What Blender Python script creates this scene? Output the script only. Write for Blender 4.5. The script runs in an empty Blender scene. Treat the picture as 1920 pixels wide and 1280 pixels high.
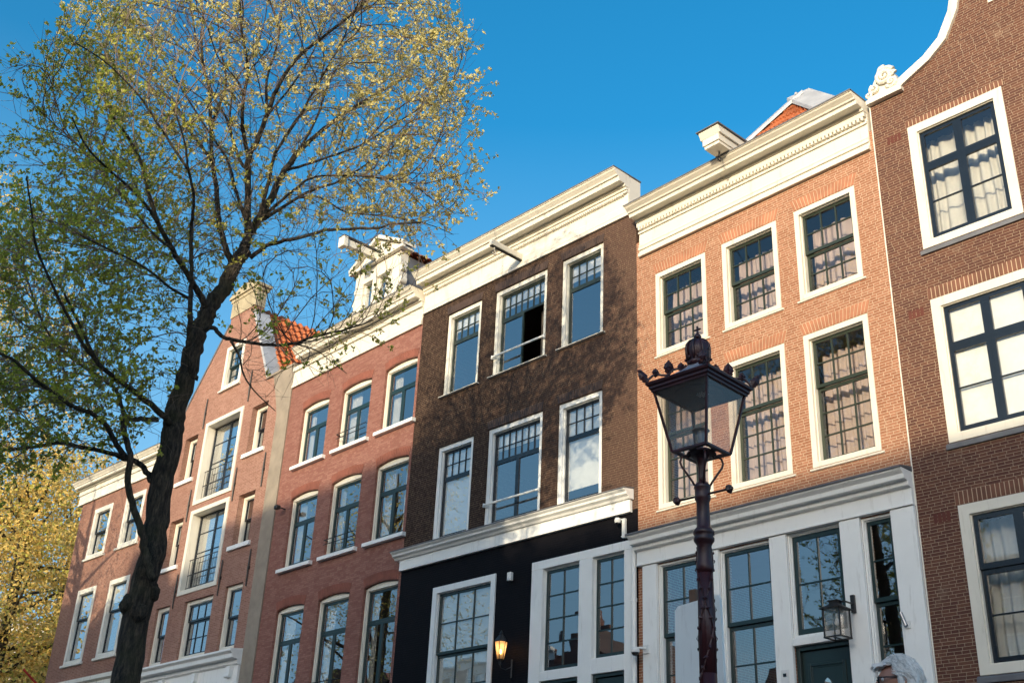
import bpy, math, random
import numpy as np
from mathutils import Vector, Matrix, kdtree
random.seed(7); rng = np.random.default_rng(7)
PI = math.pi; R = math.radians
scene = bpy.context.scene
col = scene.collection

# ---------------------------------------------------------------- camera
cam_d = bpy.data.cameras.new('camera'); cam = bpy.data.objects.new('camera', cam_d); col.objects.link(cam)
scene.camera = cam
pitch, roll, yaw = R(26.186), R(2.730), R(-48.933)
fwd = Vector((math.sin(yaw)*math.cos(pitch), math.cos(yaw)*math.cos(pitch), math.sin(pitch)))
rgt = Vector((math.cos(yaw), -math.sin(yaw), 0)); upv = rgt.cross(fwd)
r2 = rgt*math.cos(roll)+upv*math.sin(roll); u2 = -rgt*math.sin(roll)+upv*math.cos(roll)
M = Matrix(((r2.x, u2.x, -fwd.x, 0), (r2.y, u2.y, -fwd.y, 0), (r2.z, u2.z, -fwd.z, 0), (0, 0, 0, 1)))
cam.matrix_world = Matrix.Translation((0, 0, 0.4)) @ M
cam_d.sensor_width = 36; cam_d.lens = 2155.2/1920*36
cam_d.clip_start = 0.05; cam_d.clip_end = 6000

# ---------------------------------------------------------------- sky and sun
SUN_AZ, SUN_EL = 22.0, 10.5           # degrees: from the facade normal towards +x, and above the horizon
w = bpy.data.worlds.new('World'); scene.world = w; w.use_nodes = True
nt = w.node_tree; nt.nodes.clear()
out = nt.nodes.new('ShaderNodeOutputWorld'); bg = nt.nodes.new('ShaderNodeBackground')
sky = nt.nodes.new('ShaderNodeTexSky'); sky.sky_type = 'NISHITA'; sky.sun_disc = False
sky.sun_elevation = R(SUN_EL); sky.sun_rotation = R(180-SUN_AZ)
sky.altitude = 0; sky.air_density = 1.0; sky.dust_density = 5.0; sky.ozone_density = 3.8
hsv = nt.nodes.new('ShaderNodeHueSaturation'); hsv.inputs['Saturation'].default_value = 1.25
hsv.inputs['Hue'].default_value = 0.484
nt.links.new(sky.outputs[0], hsv.inputs['Color'])
# low haze: the sky pales a little towards the horizon all the way round
tcw = nt.nodes.new('ShaderNodeTexCoord'); sxw = nt.nodes.new('ShaderNodeSeparateXYZ'); mrw = nt.nodes.new('ShaderNodeMapRange'); mxw = nt.nodes.new('ShaderNodeMix'); mxw.data_type = 'RGBA'; mxw.blend_type = 'LIGHTEN'
nt.links.new(tcw.outputs['Generated'], sxw.inputs[0]); nt.links.new(sxw.outputs[2], mrw.inputs[0]); mrw.inputs[1].default_value = .60; mrw.inputs[2].default_value = .2; mrw.inputs[3].default_value = 0; mrw.inputs[4].default_value = .75
nt.links.new(mrw.outputs[0], mxw.inputs[0]); nt.links.new(hsv.outputs[0], mxw.inputs[6]); mxw.inputs[7].default_value = (.95, 1.75, 2.5, 1); nt.links.new(mxw.outputs[2], bg.inputs['Color'])
bg.inputs['Strength'].default_value = 0.15
nt.links.new(bg.outputs[0], out.inputs['Surface'])
sd = bpy.data.lights.new('sun', 'SUN'); sun = bpy.data.objects.new('sun', sd); col.objects.link(sun)
sd.energy = 2.0; sd.angle = R(0.55); sd.color = (1.0, 0.85, 0.60)
sv = Vector((math.sin(R(SUN_AZ)), -math.cos(R(SUN_AZ)), math.tan(R(SUN_EL)))).normalized()
sun.rotation_euler = sv.to_track_quat('Z', 'Y').to_euler(); sun.location = (10, -20, 40)
scene.view_settings.view_transform = 'Standard'; scene.view_settings.look = 'None'
scene.view_settings.exposure = 1.3
scene.view_settings.use_curve_mapping = False
scene.view_settings.gamma = 1.0

# ---------------------------------------------------------------- object helpers
def tag(o, label=None, cat=None, group=None, kind=None):
    if label: o['label'] = label
    if cat: o['category'] = cat
    if group: o['group'] = group
    if kind: o['kind'] = kind
    return o
def empty(name, label, cat, loc=(0, 0, 0), rz=0, group=None, rx=0):
    o = bpy.data.objects.new(name, None); col.objects.link(o); o.empty_display_size = .3
    o.location = loc; o.rotation_euler = (rx, 0, rz)
    return tag(o, label, cat, group)
def copy_tree(o, parent=None):
    c = o.copy(); col.objects.link(c); c.parent = parent
    for ch in list(o.children): copy_tree(ch, c)
    return c

class MB:
    def __init__(s): s.v = []; s.f = []
    def add(s, vs, fs):
        b = len(s.v); s.v.extend([tuple(p) for p in vs]); s.f.extend([tuple(b+i for i in f) for f in fs]); return s
    def box(s, x0, x1, y0, y1, z0, z1):
        return s.add([(x0,y0,z0),(x1,y0,z0),(x1,y1,z0),(x0,y1,z0),(x0,y0,z1),(x1,y0,z1),(x1,y1,z1),(x0,y1,z1)],
                     [(0,3,2,1),(4,5,6,7),(0,1,5,4),(1,2,6,5),(2,3,7,6),(3,0,4,7)])
    def quad(s, a, b, c, d): return s.add([a, b, c, d], [(0, 1, 2, 3)])
    def run(s, x0, x1, prof):
        """prof: closed list of (y,z); extruded along x"""
        n = len(prof); vs = [(x0, y, z) for y, z in prof]+[(x1, y, z) for y, z in prof]
        fs = [(i, (i+1) % n, n+(i+1) % n, n+i) for i in range(n)]+[tuple(range(n-1, -1, -1)), tuple(range(n, 2*n))]
        return s.add(vs, fs)
    def prism(s, poly, y0, y1):
        """poly: (x,z) outline extruded from y0 to y1"""
        n = len(poly); vs = [(x, y0, z) for x, z in poly]+[(x, y1, z) for x, z in poly]
        fs = [(i, (i+1) % n, n+(i+1) % n, n+i) for i in range(n)]+[tuple(range(n-1, -1, -1)), tuple(range(n, 2*n))]
        return s.add(vs, fs)
    def tube(s, pts, rad, n=8, cap=True):
        pts = [Vector(p) for p in pts]
        if not hasattr(rad, '__len__'): rad = [rad]*len(pts)
        up = Vector((0, 0, 1)); prev = None; vs = []; m = len(pts)
        for i, p in enumerate(pts):
            t = (pts[min(i+1, m-1)]-pts[max(i-1, 0)])
            t = t.normalized() if t.length > 1e-9 else up
            if prev is None: a = t.orthogonal().normalized()
            else:
                a = prev-t*prev.dot(t); a = a.normalized() if a.length > 1e-6 else t.orthogonal().normalized()
            prev = a; b = t.cross(a)
            for k in range(n):
                th = 2*PI*k/n; vs.append(p+(a*math.cos(th)+b*math.sin(th))*rad[i])
        fs = [(i*n+k, i*n+(k+1) % n, (i+1)*n+(k+1) % n, (i+1)*n+k) for i in range(m-1) for k in range(n)]
        if cap: fs += [tuple(range(n-1, -1, -1)), tuple(range((m-1)*n, m*n))]
        return s.add(vs, fs)
    def lathe(s, prof, c=(0, 0, 0), n=20, fl=0, nf=8):
        """prof: (r,z) list about z axis; fl flutes depth"""
        vs = []; m = len(prof)
        for r, z in prof:
            for k in range(n):
                th = 2*PI*k/n; rr = r*(1+fl*math.cos(nf*th)); vs.append((c[0]+rr*math.cos(th), c[1]+rr*math.sin(th), c[2]+z))
        fs = [(i*n+k, i*n+(k+1) % n, (i+1)*n+(k+1) % n, (i+1)*n+k) for i in range(m-1) for k in range(n)]
        fs += [tuple(range(n-1, -1, -1)), tuple(range((m-1)*n, m*n))]
        return s.add(vs, fs)
    def build(s, name, mat, parent=None, smooth=False, bevel=0, label=None):
        me = bpy.data.meshes.new(name); me.from_pydata(s.v, [], s.f); me.update()
        if isinstance(mat, (list, tuple)):
            for m_ in mat: me.materials.append(m_)
        else: me.materials.append(mat)
        o = bpy.data.objects.new(name, me); col.objects.link(o); o.parent = parent
        if smooth:
            for p in me.polygons: p.use_smooth = True
        if bevel:
            b = o.modifiers.new('bevel', 'BEVEL'); b.width = bevel; b.segments = 1; b.limit_method = 'ANGLE'
        if label: o['label'] = label
        return o
def join_mats(name, parts, parent):
    """several MB with own materials in one mesh"""
    me = bpy.data.meshes.new(name); v = []; f = []; mi = []
    for k, (mb, mat) in enumerate(parts):
        b = len(v); v += mb.v; f += [tuple(b+i for i in q) for q in mb.f]; mi += [k]*len(mb.f); me.materials.append(mat)
    me.from_pydata(v, [], f); me.polygons.foreach_set('material_index', mi); me.update()
    o = bpy.data.objects.new(name, me); col.objects.link(o); o.parent = parent; return o

# ---------------------------------------------------------------- materials
def newmat(name):
    m = bpy.data.materials.new(name); m.use_nodes = True; nt = m.node_tree; nt.nodes.clear()
    o = nt.nodes.new('ShaderNodeOutputMaterial'); p = nt.nodes.new('ShaderNodeBsdfPrincipled')
    nt.links.new(p.outputs[0], o.inputs[0]); return m, nt, p, o
def N(nt, t, **kw):
    n = nt.nodes.new(t)
    for k, v in kw.items():
        if k in n.inputs: n.inputs[k].default_value = v
        else: setattr(n, k, v)
    return n
def noise(nt, scale, detail=4, rough=.55, coord=None, dim='3D'):
    n = N(nt, 'ShaderNodeTexNoise', Scale=scale, Detail=detail, Roughness=rough)
    if coord is None: coord = N(nt, 'ShaderNodeTexCoord').outputs['Object']
    nt.links.new(coord, n.inputs['Vector']); return n.outputs['Fac']
def ramp(nt, fac, stops):
    n = nt.nodes.new('ShaderNodeValToRGB'); nt.links.new(fac, n.inputs[0]); cr = n.color_ramp
    while len(cr.elements) < len(stops): cr.elements.new(.5)
    for e, (p, c) in zip(cr.elements, stops): e.position = p; e.color = (*c, 1) if len(c) == 3 else c
    return n.outputs[0]
def mix(nt, fac, a, b, mode='MIX'):
    n = nt.nodes.new('ShaderNodeMix'); n.data_type = 'RGBA'; n.blend_type = mode
    for s, val in ((n.inputs[0], fac), (n.inputs[6], a), (n.inputs[7], b)):
        if hasattr(val, 'is_linked'): nt.links.new(val, s)
        elif isinstance(val, (int, float)): s.default_value = val
        else: s.default_value = (*val, 1)
    return n.outputs[2]
def math_(nt, op, a, b=0.0):
    n = nt.nodes.new('ShaderNodeMath'); n.operation = op
    for s, val in ((n.inputs[0], a), (n.inputs[1], b)):
        if hasattr(val, 'is_linked'): nt.links.new(val, s)
        else: s.default_value = val
    return n.outputs[0]
def bump(nt, p, h, strength=.3, dist=.01):
    b = N(nt, 'ShaderNodeBump', Strength=strength, Distance=dist); nt.links.new(h, b.inputs['Height'])
    nt.links.new(b.outputs[0], p.inputs['Normal'])
def flat(name, c, rough=.5, var=.12, metal=0, spec=.5, bscale=12, bstr=.15, dirt=None):
    m, nt, p, o = newmat(name)
    f = noise(nt, 2.3, 6, .6); c2 = tuple(x*(1-var) for x in c)
    cc = ramp(nt, f, [(.35, c2), (.65, c)])
    if dirt:
        sp = N(nt, 'ShaderNodeTexCoord'); mp = N(nt, 'ShaderNodeMapping'); mp.inputs['Scale'].default_value = (6, 6, .8)
        nt.links.new(sp.outputs['Object'], mp.inputs[0]); d = noise(nt, 1.7, 8, .7, mp.outputs[0])
        cc = mix(nt, ramp(nt, d, [(.56, (0, 0, 0)), (.75, (dirt[3],)*3)]), cc, dirt[:3])
    nt.links.new(cc, p.inputs['Base Color'])
    p.inputs['Roughness'].default_value = rough; p.inputs['Metallic'].default_value = metal
    p.inputs['Specular IOR Level'].default_value = spec
    if bstr: bump(nt, p, noise(nt, bscale, 5, .6), bstr, .006)
    return m
def brick(name, c1, c2, mortar, bw=.215, rh=.0478, ms=.0052, extra=None, worn=0, tone=.25, offs=0.0):
    m, nt, p, o = newmat(name)
    tc = N(nt, 'ShaderNodeTexCoord'); sx = N(nt, 'ShaderNodeSeparateXYZ'); nt.links.new(tc.outputs['Object'], sx.inputs[0])
    cx = N(nt, 'ShaderNodeCombineXYZ'); xs = math_(nt, 'ADD', sx.outputs[0], sx.outputs[1])
    wob = noise(nt, 1.1, 2, .5); xs = math_(nt, 'ADD', xs, math_(nt, 'MULTIPLY', math_(nt, 'SUBTRACT', wob, .5), .02))
    zz = math_(nt, 'ADD', sx.outputs[2], math_(nt, 'MULTIPLY', math_(nt, 'SUBTRACT', noise(nt, .9, 2, .5), .5), .03))
    wn_ = N(nt, 'ShaderNodeTexWhiteNoise', noise_dimensions='1D'); nt.links.new(math_(nt, 'FLOOR', math_(nt, 'DIVIDE', zz, rh)), wn_.inputs['W'])
    xs = math_(nt, 'ADD', xs, math_(nt, 'MULTIPLY', wn_.outputs['Value'], bw*.6))
    nt.links.new(math_(nt, 'ADD', xs, offs), cx.inputs[0]); nt.links.new(zz, cx.inputs[1])
    b = N(nt, 'ShaderNodeTexBrick', offset=.5, offset_frequency=2, squash=.52, squash_frequency=2)
    b.inputs['Scale'].default_value = 1; b.inputs['Mortar Size'].default_value = ms; b.inputs['Mortar Smooth'].default_value = .25
    b.inputs['Brick Width'].default_value = bw; b.inputs['Row Height'].default_value = rh; b.inputs['Bias'].default_value = -.15
    b.inputs['Color1'].default_value = (*c1, 1); b.inputs['Color2'].default_value = (*c2, 1); b.inputs['Mortar'].default_value = (*mortar, 1)
    nt.links.new(cx.outputs[0], b.inputs['Vector'])
    c = b.outputs['Color']
    # odd darker, overfired bricks here and there
    b2 = N(nt, 'ShaderNodeTexBrick', offset=.5, offset_frequency=2, squash=.52, squash_frequency=2); b2.inputs['Scale'].default_value = 1; b2.inputs['Mortar Size'].default_value = 0; b2.inputs['Brick Width'].default_value = bw; b2.inputs['Row Height'].default_value = rh; b2.inputs['Bias'].default_value = -.62
    b2.inputs['Color1'].default_value = (1, 1, 1, 1); b2.inputs['Color2'].default_value = (.0, .0, .0, 1); nt.links.new(cx.outputs[0], b2.inputs['Vector'])
    c = mix(nt, math_(nt, 'MULTIPLY', ramp(nt, b2.outputs['Color'], [(.10, (1, 1, 1)), (.22, (0, 0, 0))]), math_(nt, 'SUBTRACT', 1.0, b.outputs['Fac'])), c, tuple(x*.48 for x in c1))
    big = noise(nt, .45, 5, .6); c = mix(nt, ramp(nt, big, [(.3, (tone,)*3), (.7, (0, 0, 0))]), c, tuple(x*.62 for x in c1))
    fine = noise(nt, 28, 3, .6)
    c = mix(nt, .55, c, ramp(nt, fine, [(.25, (.6, .6, .6)), (.75, (1.25, 1.25, 1.25))]), 'MULTIPLY')
    # pale lime bloom in patches
    pn = noise(nt, 1.9, 7, .72); c = c if worn else mix(nt, ramp(nt, pn, [(.58, (0, 0, 0)), (.78, (.32,)*3)]), c, tuple(min(1, x*1.15) for x in mortar))
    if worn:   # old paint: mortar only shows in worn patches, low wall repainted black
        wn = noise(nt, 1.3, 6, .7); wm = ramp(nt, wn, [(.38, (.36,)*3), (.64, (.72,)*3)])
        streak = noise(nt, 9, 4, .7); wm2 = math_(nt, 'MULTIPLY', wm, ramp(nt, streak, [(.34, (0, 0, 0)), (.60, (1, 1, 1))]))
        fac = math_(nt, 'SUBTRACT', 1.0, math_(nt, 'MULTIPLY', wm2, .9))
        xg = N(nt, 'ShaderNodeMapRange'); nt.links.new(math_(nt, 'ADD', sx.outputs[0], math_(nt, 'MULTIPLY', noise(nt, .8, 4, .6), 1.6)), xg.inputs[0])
        xg.inputs[1].default_value = -3.6; xg.inputs[2].default_value = .4   # worn browner at the right; shade on the left is darkened into the colour
        worn_shade = mix(nt, xg.outputs[0], tuple(x*.46 for x in c1), tuple(x*1.5 for x in c1))
        painted = mix(nt, .5, worn_shade, ramp(nt, noise(nt, 30, 3, .7), [(.3, (.65,)*3), (.7, (1.35,)*3)]), 'MULTIPLY')
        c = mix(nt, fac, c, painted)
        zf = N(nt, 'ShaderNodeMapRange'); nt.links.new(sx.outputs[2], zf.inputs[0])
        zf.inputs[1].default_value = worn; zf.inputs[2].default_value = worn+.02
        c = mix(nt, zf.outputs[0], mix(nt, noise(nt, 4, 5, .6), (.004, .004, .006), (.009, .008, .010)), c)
    nt.links.new(c, p.inputs['Base Color']); p.inputs['Roughness'].default_value = .82 if not worn else .62
    p.inputs['Specular IOR Level'].default_value = .25 if not worn else .08
    h = math_(nt, 'ADD', math_(nt, 'MULTIPLY', b.outputs['Fac'], -1.0), math_(nt, 'MULTIPLY', fine, .35))
    bump(nt, p, h, .6, .006)
    return m
def glassmat(name, tint=(.95, .97, .96), wav=.25, sc=1.6, boost=5.5, dust=0):
    m = bpy.data.materials.new(name); m.use_nodes = True; nt = m.node_tree; nt.nodes.clear()
    o = nt.nodes.new('ShaderNodeOutputMaterial'); mx = nt.nodes.new('ShaderNodeMixShader')
    t = nt.nodes.new('ShaderNodeBsdfTransparent'); t.inputs[0].default_value = (*tint, 1)
    if dust:
        dd = nt.nodes.new('ShaderNodeBsdfTranslucent'); dd.inputs[0].default_value = (.8, .74, .68, 1); m0 = nt.nodes.new('ShaderNodeMixShader')
        nt.links.new(ramp(nt, noise(nt, 6, 4, .6), [(.3, (dust*.4,)*3), (.7, (dust,)*3)]), m0.inputs[0]); nt.links.new(t.outputs[0], m0.inputs[1]); nt.links.new(dd.outputs[0], m0.inputs[2]); t = m0
    g = nt.nodes.new('ShaderNodeBsdfGlossy'); g.inputs['Roughness'].default_value = .01; g.inputs['Color'].default_value = (.97, .98, 1, 1)
    ge = N(nt, 'ShaderNodeNewGeometry'); dt = N(nt, 'ShaderNodeVectorMath', operation='DOT_PRODUCT'); nt.links.new(ge.outputs['Normal'], dt.inputs[0]); nt.links.new(ge.outputs['Incoming'], dt.inputs[1])
    c_ = math_(nt, 'SUBTRACT', 1.0, math_(nt, 'ABSOLUTE', dt.outputs['Value'])); sch = math_(nt, 'ADD', math_(nt, 'MULTIPLY', math_(nt, 'POWER', c_, 5.0), .95), .045)
    f = math_(nt, 'MINIMUM', math_(nt, 'MULTIPLY', sch, boost), 1.0)
    b = N(nt, 'ShaderNodeBump', Strength=wav, Distance=.004); nt.links.new(noise(nt, sc, 2, .4), b.inputs['Height'])
    nt.links.new(b.outputs[0], g.inputs['Normal'])
    nt.links.new(f, mx.inputs[0]); nt.links.new(t.outputs[0], mx.inputs[1]); nt.links.new(g.outputs[0], mx.inputs[2])
    nt.links.new(mx.outputs[0], o.inputs[0]); return m
def leafmat(name, c, var=.35, trans=.35):
    m = bpy.data.materials.new(name); m.use_nodes = True; nt = m.node_tree; nt.nodes.clear()
    o = nt.nodes.new('ShaderNodeOutputMaterial'); mx = nt.nodes.new('ShaderNodeMixShader')
    d = nt.nodes.new('ShaderNodeBsdfDiffuse'); t = nt.nodes.new('ShaderNodeBsdfTranslucent')
    f = noise(nt, 1.8, 5, .7); cc = ramp(nt, f, [(.3, tuple(x*(1-var) for x in c)), (.7, tuple(x*(1+var*.5) for x in c))])
    nt.links.new(cc, d.inputs[0]); nt.links.new(cc, t.inputs[0]); mx.inputs[0].default_value = trans
    nt.links.new(d.outputs[0], mx.inputs[1]); nt.links.new(t.outputs[0], mx.inputs[2]); nt.links.new(mx.outputs[0], o.inputs[0]); return m
def cloth(name, c, trans=.25, st=True):
    m = bpy.data.materials.new(name); m.use_nodes = True; nt = m.node_tree; nt.nodes.clear()
    o = nt.nodes.new('ShaderNodeOutputMaterial'); mx = nt.nodes.new('ShaderNodeMixShader')
    d = nt.nodes.new('ShaderNodeBsdfDiffuse'); t = nt.nodes.new('ShaderNodeBsdfTranslucent')
    cc = ramp(nt, noise(nt, 5, 4, .6), [(.3, tuple(x*.88 for x in c)), (.7, c)])
    nt.links.new(cc, d.inputs[0]); nt.links.new(cc, t.inputs[0]); mx.inputs[0].default_value = trans
    nt.links.new(d.outputs[0], mx.inputs[1]); nt.links.new(t.outputs[0], mx.inputs[2]); nt.links.new(mx.outputs[0], o.inputs[0]); return m

BR_D = brick('salmon_brick', (.30, .125, .068), (.42, .20, .12), (.56, .43, .30), ms=.0050, tone=.2)
BR_E = brick('brown_brick', (.102, .041, .029), (.168, .073, .045), (.41, .315, .22), ms=.0038, tone=.35)
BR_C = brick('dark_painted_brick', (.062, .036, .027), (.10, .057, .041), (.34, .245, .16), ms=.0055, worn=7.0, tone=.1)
BR_B = brick('red_brick', (.26, .108, .083), (.365, .185, .145), (.20, .105, .08), ms=.0045, tone=.45)
BR_G = brick('worn_red_brick', (.28, .135, .100), (.40, .22, .17), (.44, .31, .23), ms=.0045, tone=.5)
BR_A = brick('old_brick', (.25, .11, .078), (.36, .175, .125), (.46, .35, .27), ms=.005, tone=.5)
ARCH_D = flat('lintel_brick', (.47, .20, .11), .85, .35, bscale=40, bstr=.4); ARCH_E = flat('lintel_brick_brown', (.20, .085, .052), .85, .4, bscale=40, bstr=.4)
ARCH_B = flat('lintel_brick_red', (.27, .09, .06), .85, .3, bscale=40, bstr=.4); ARCH_C = flat('lintel_brick_dark', (.07, .04, .03), .7, .4, bscale=40, bstr=.4)
MORT = flat('lime_mortar', (.55, .42, .29), .9, .2); MORT_B = flat('red_mortar', (.16, .08, .06), .9, .2); MORT_C = flat('dark_mortar', (.10, .065, .045), .9, .2)
WHITE = flat('cream_paint', (.72, .675, .575), .42, .06, bscale=5, bstr=.1, dirt=(.42, .36, .27, .6))
WHITE2 = flat('white_paint', (.84, .84, .81), .38, .05, bscale=5, bstr=.08, dirt=(.42, .40, .36, .5))
WHITE_OLD = flat('weathered_white_paint', (.76, .73, .64), .55, .14, bscale=14, bstr=.25, dirt=(.26, .21, .15, .9))
GREEN = flat('dark_green_gloss', (.012, .030, .030), .28, .2, bstr=.05); OLIVE = flat('olive_green_gloss', (.030, .040, .028), .3, .2, bstr=.05)
BLACKB = flat('blue_black_gloss', (.010, .014, .020), .22, .2, bstr=.05)
LEAD = flat('lead_sheet', (.17, .17, .18), .55, .35, metal=.2, bscale=6, bstr=.35); STONE = flat('grey_stone', (.33, .31, .28), .8, .25, bscale=20, bstr=.3)
ZINC = flat('pale_zinc', (.52, .52, .53), .5, .25, metal=.2, bscale=7, bstr=.4)
RENDER = flat('beige_render', (.30, .25, .195), .85, .25, bscale=9, bstr=.4, dirt=(.2, .17, .14, .4))
TILE = flat('orange_roof_tile', (.50, .145, .05), .75, .4, bscale=9, bstr=.4); TILE2 = flat('dark_roof_tile', (.12, .07, .055), .75, .4)
IRON = flat('black_iron', (.015, .014, .015), .5, .3, bstr=.3, bscale=30); LAMPRED = flat('oxblood_iron', (.060, .012, .014), .42, .5, bstr=.45, bscale=35)
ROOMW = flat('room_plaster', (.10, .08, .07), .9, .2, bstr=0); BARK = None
GLASS = glassmat('old_window_glass'); GLASS_FLAT = glassmat('new_window_glass', wav=.06, sc=.8, boost=6.0); GLASS_CUR = glassmat('clear_window_glass', wav=.06, sc=.8, boost=2.2); GLASS_LAMP = glassmat('lantern_glass', (.93, .88, .84), .1, 4, 1.3, .28)
CUR_PINK = cloth('pink_beige_curtain', (.54, .42, .385)); CUR_WHITE = cloth('white_curtain', (.68, .64, .57)); BLIND = cloth('white_blind', (.82, .80, .76), .12); CUR_DARK = cloth('grey_brown_curtain', (.16, .14, .12))
STEEL = flat('grey_steel', (.30, .31, .33), .35, .2, metal=.7, bstr=.05); PLASTIC = flat('white_plastic', (.72, .72, .70), .4, .05, bstr=0); DARKGL = flat('black_dome', (.01, .01, .012), .08, .1, bstr=0)

# ---------------------------------------------------------------- facade pieces
def wall(root, zs, xl, xr, holes, mat, t=.3, name='wall', arches=None):
    """facade slab, front face at y=0; holes (x0,x1,z0,z1); outline xl(z), xr(z)"""
    zz = sorted(set([round(z, 4) for z in zs]+[round(v, 4) for h in holes for v in h[2:4]])); zz = [z for z in zz if zs[0]-1e-6 <= z <= zs[-1]+1e-6]
    m = MB()
    for a, b in zip(zz[:-1], zz[1:]):
        mid = (a+b)/2; hs = sorted([h for h in holes if h[2] < mid < h[3]])
        def edge(f): return (f(a), f(b))
        L = edge(xl); segs = []
        for h in hs: segs.append((L, (h[0], h[0]))); L = (h[1], h[1])
        segs.append((L, edge(xr)))
        for l, r in segs:
            if r[0]-l[0] < 1e-4 and r[1]-l[1] < 1e-4: continue
            m.quad((l[0], 0, a), (r[0], 0, a), (r[1], 0, b), (l[1], 0, b))
            m.quad((r[0], t, a), (l[0], t, a), (l[1], t, b), (r[1], t, b))
        for f, sgn in ((xl, 0), (xr, 1)):
            q = [(f(a), 0, a), (f(a), t, a), (f(b), t, b), (f(b), 0, b)]
            m.quad(*(q if sgn else q[::-1]))
    zt = zz[-1]; m.quad((xl(zt), 0, zt), (xr(zt), 0, zt), (xr(zt), t, zt), (xl(zt), t, zt))
    for x0, x1, z0, z1 in [h[:4] for h in holes]:
        m.quad((x0, 0, z0), (x0, t, z0), (x0, t, z1), (x0, 0, z1)); m.quad((x1, t, z0), (x1, 0, z0), (x1, 0, z1), (x1, t, z1))
        m.quad((x0, 0, z0), (x1, 0, z0), (x1, t, z0), (x0, t, z0)); m.quad((x0, t, z1), (x1, t, z1), (x1, 0, z1), (x0, 0, z1))
    for x0, x1, z1, rise in (arches or []):
        n = 10
        for i in range(n):
            a = x0+(x1-x0)*i/n; b = x0+(x1-x0)*(i+1)/n
            f = lambda x: z1-rise*((x-(x0+x1)/2)/((x1-x0)/2))**2
            m.quad((a, .0, f(a)), (b, .0, f(b)), (b, .0, z1), (a, .0, z1)); m.quad((a, .0, f(a)), (a, t, f(a)), (b, t, f(b)), (b, .0, f(b)))
    return m.build(name, mat, root)
def shell(root, x0, x1, h, mat, depth=9, floors=(), y0=.3, roofm=None):
    """side and rear walls, floors and ceiling that close the rooms behind a facade"""
    m = MB(); m.box(x0+.02, x0+.22, y0+.001, depth, -.05, h-.02); m.box(x1-.22, x1-.02, y0+.001, depth, -.05, h-.02); m.box(x0+.22, x1-.22, depth-.2, depth, -.05, h-.02)
    m.build('side_wall', mat, root)
    f = MB()
    for z in floors: f.box(x0+.225, x1-.225, y0+.002, depth-.205, z-.12, z)
    f.box(x0+.225, x1-.225, 4.2, 4.3, 0, h-.3)
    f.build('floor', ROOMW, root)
def ring(m, x0, x1, z0, z1, wl, wb, wt, y0, y1):
    m.box(x0, x0+wl, y0, y1, z0, z1); m.box(x1-wl, x1, y0, y1, z0, z1)
    m.box(x0+wl, x1-wl, y0, y1, z1-wt, z1); m.box(x0+wl, x1-wl, y0, y1, z0, z0+wb)
def panels_sash(cols, up, low, meet=.035):
    f = low/(up+low); return [(0, 1, f-.0, 1, cols, up, 0.0), (0, 1, 0, f+.0, cols, low, .045)]
def panels_transom(frac, tc, tr, nl, lrows=1):
    P = [(0, 1, 1-frac, 1, tc, tr, 0.0)]
    for i in range(nl): P.append((i/nl, (i+1)/nl, 0, 1-frac, 1, lrows, .0))
    return P
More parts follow.
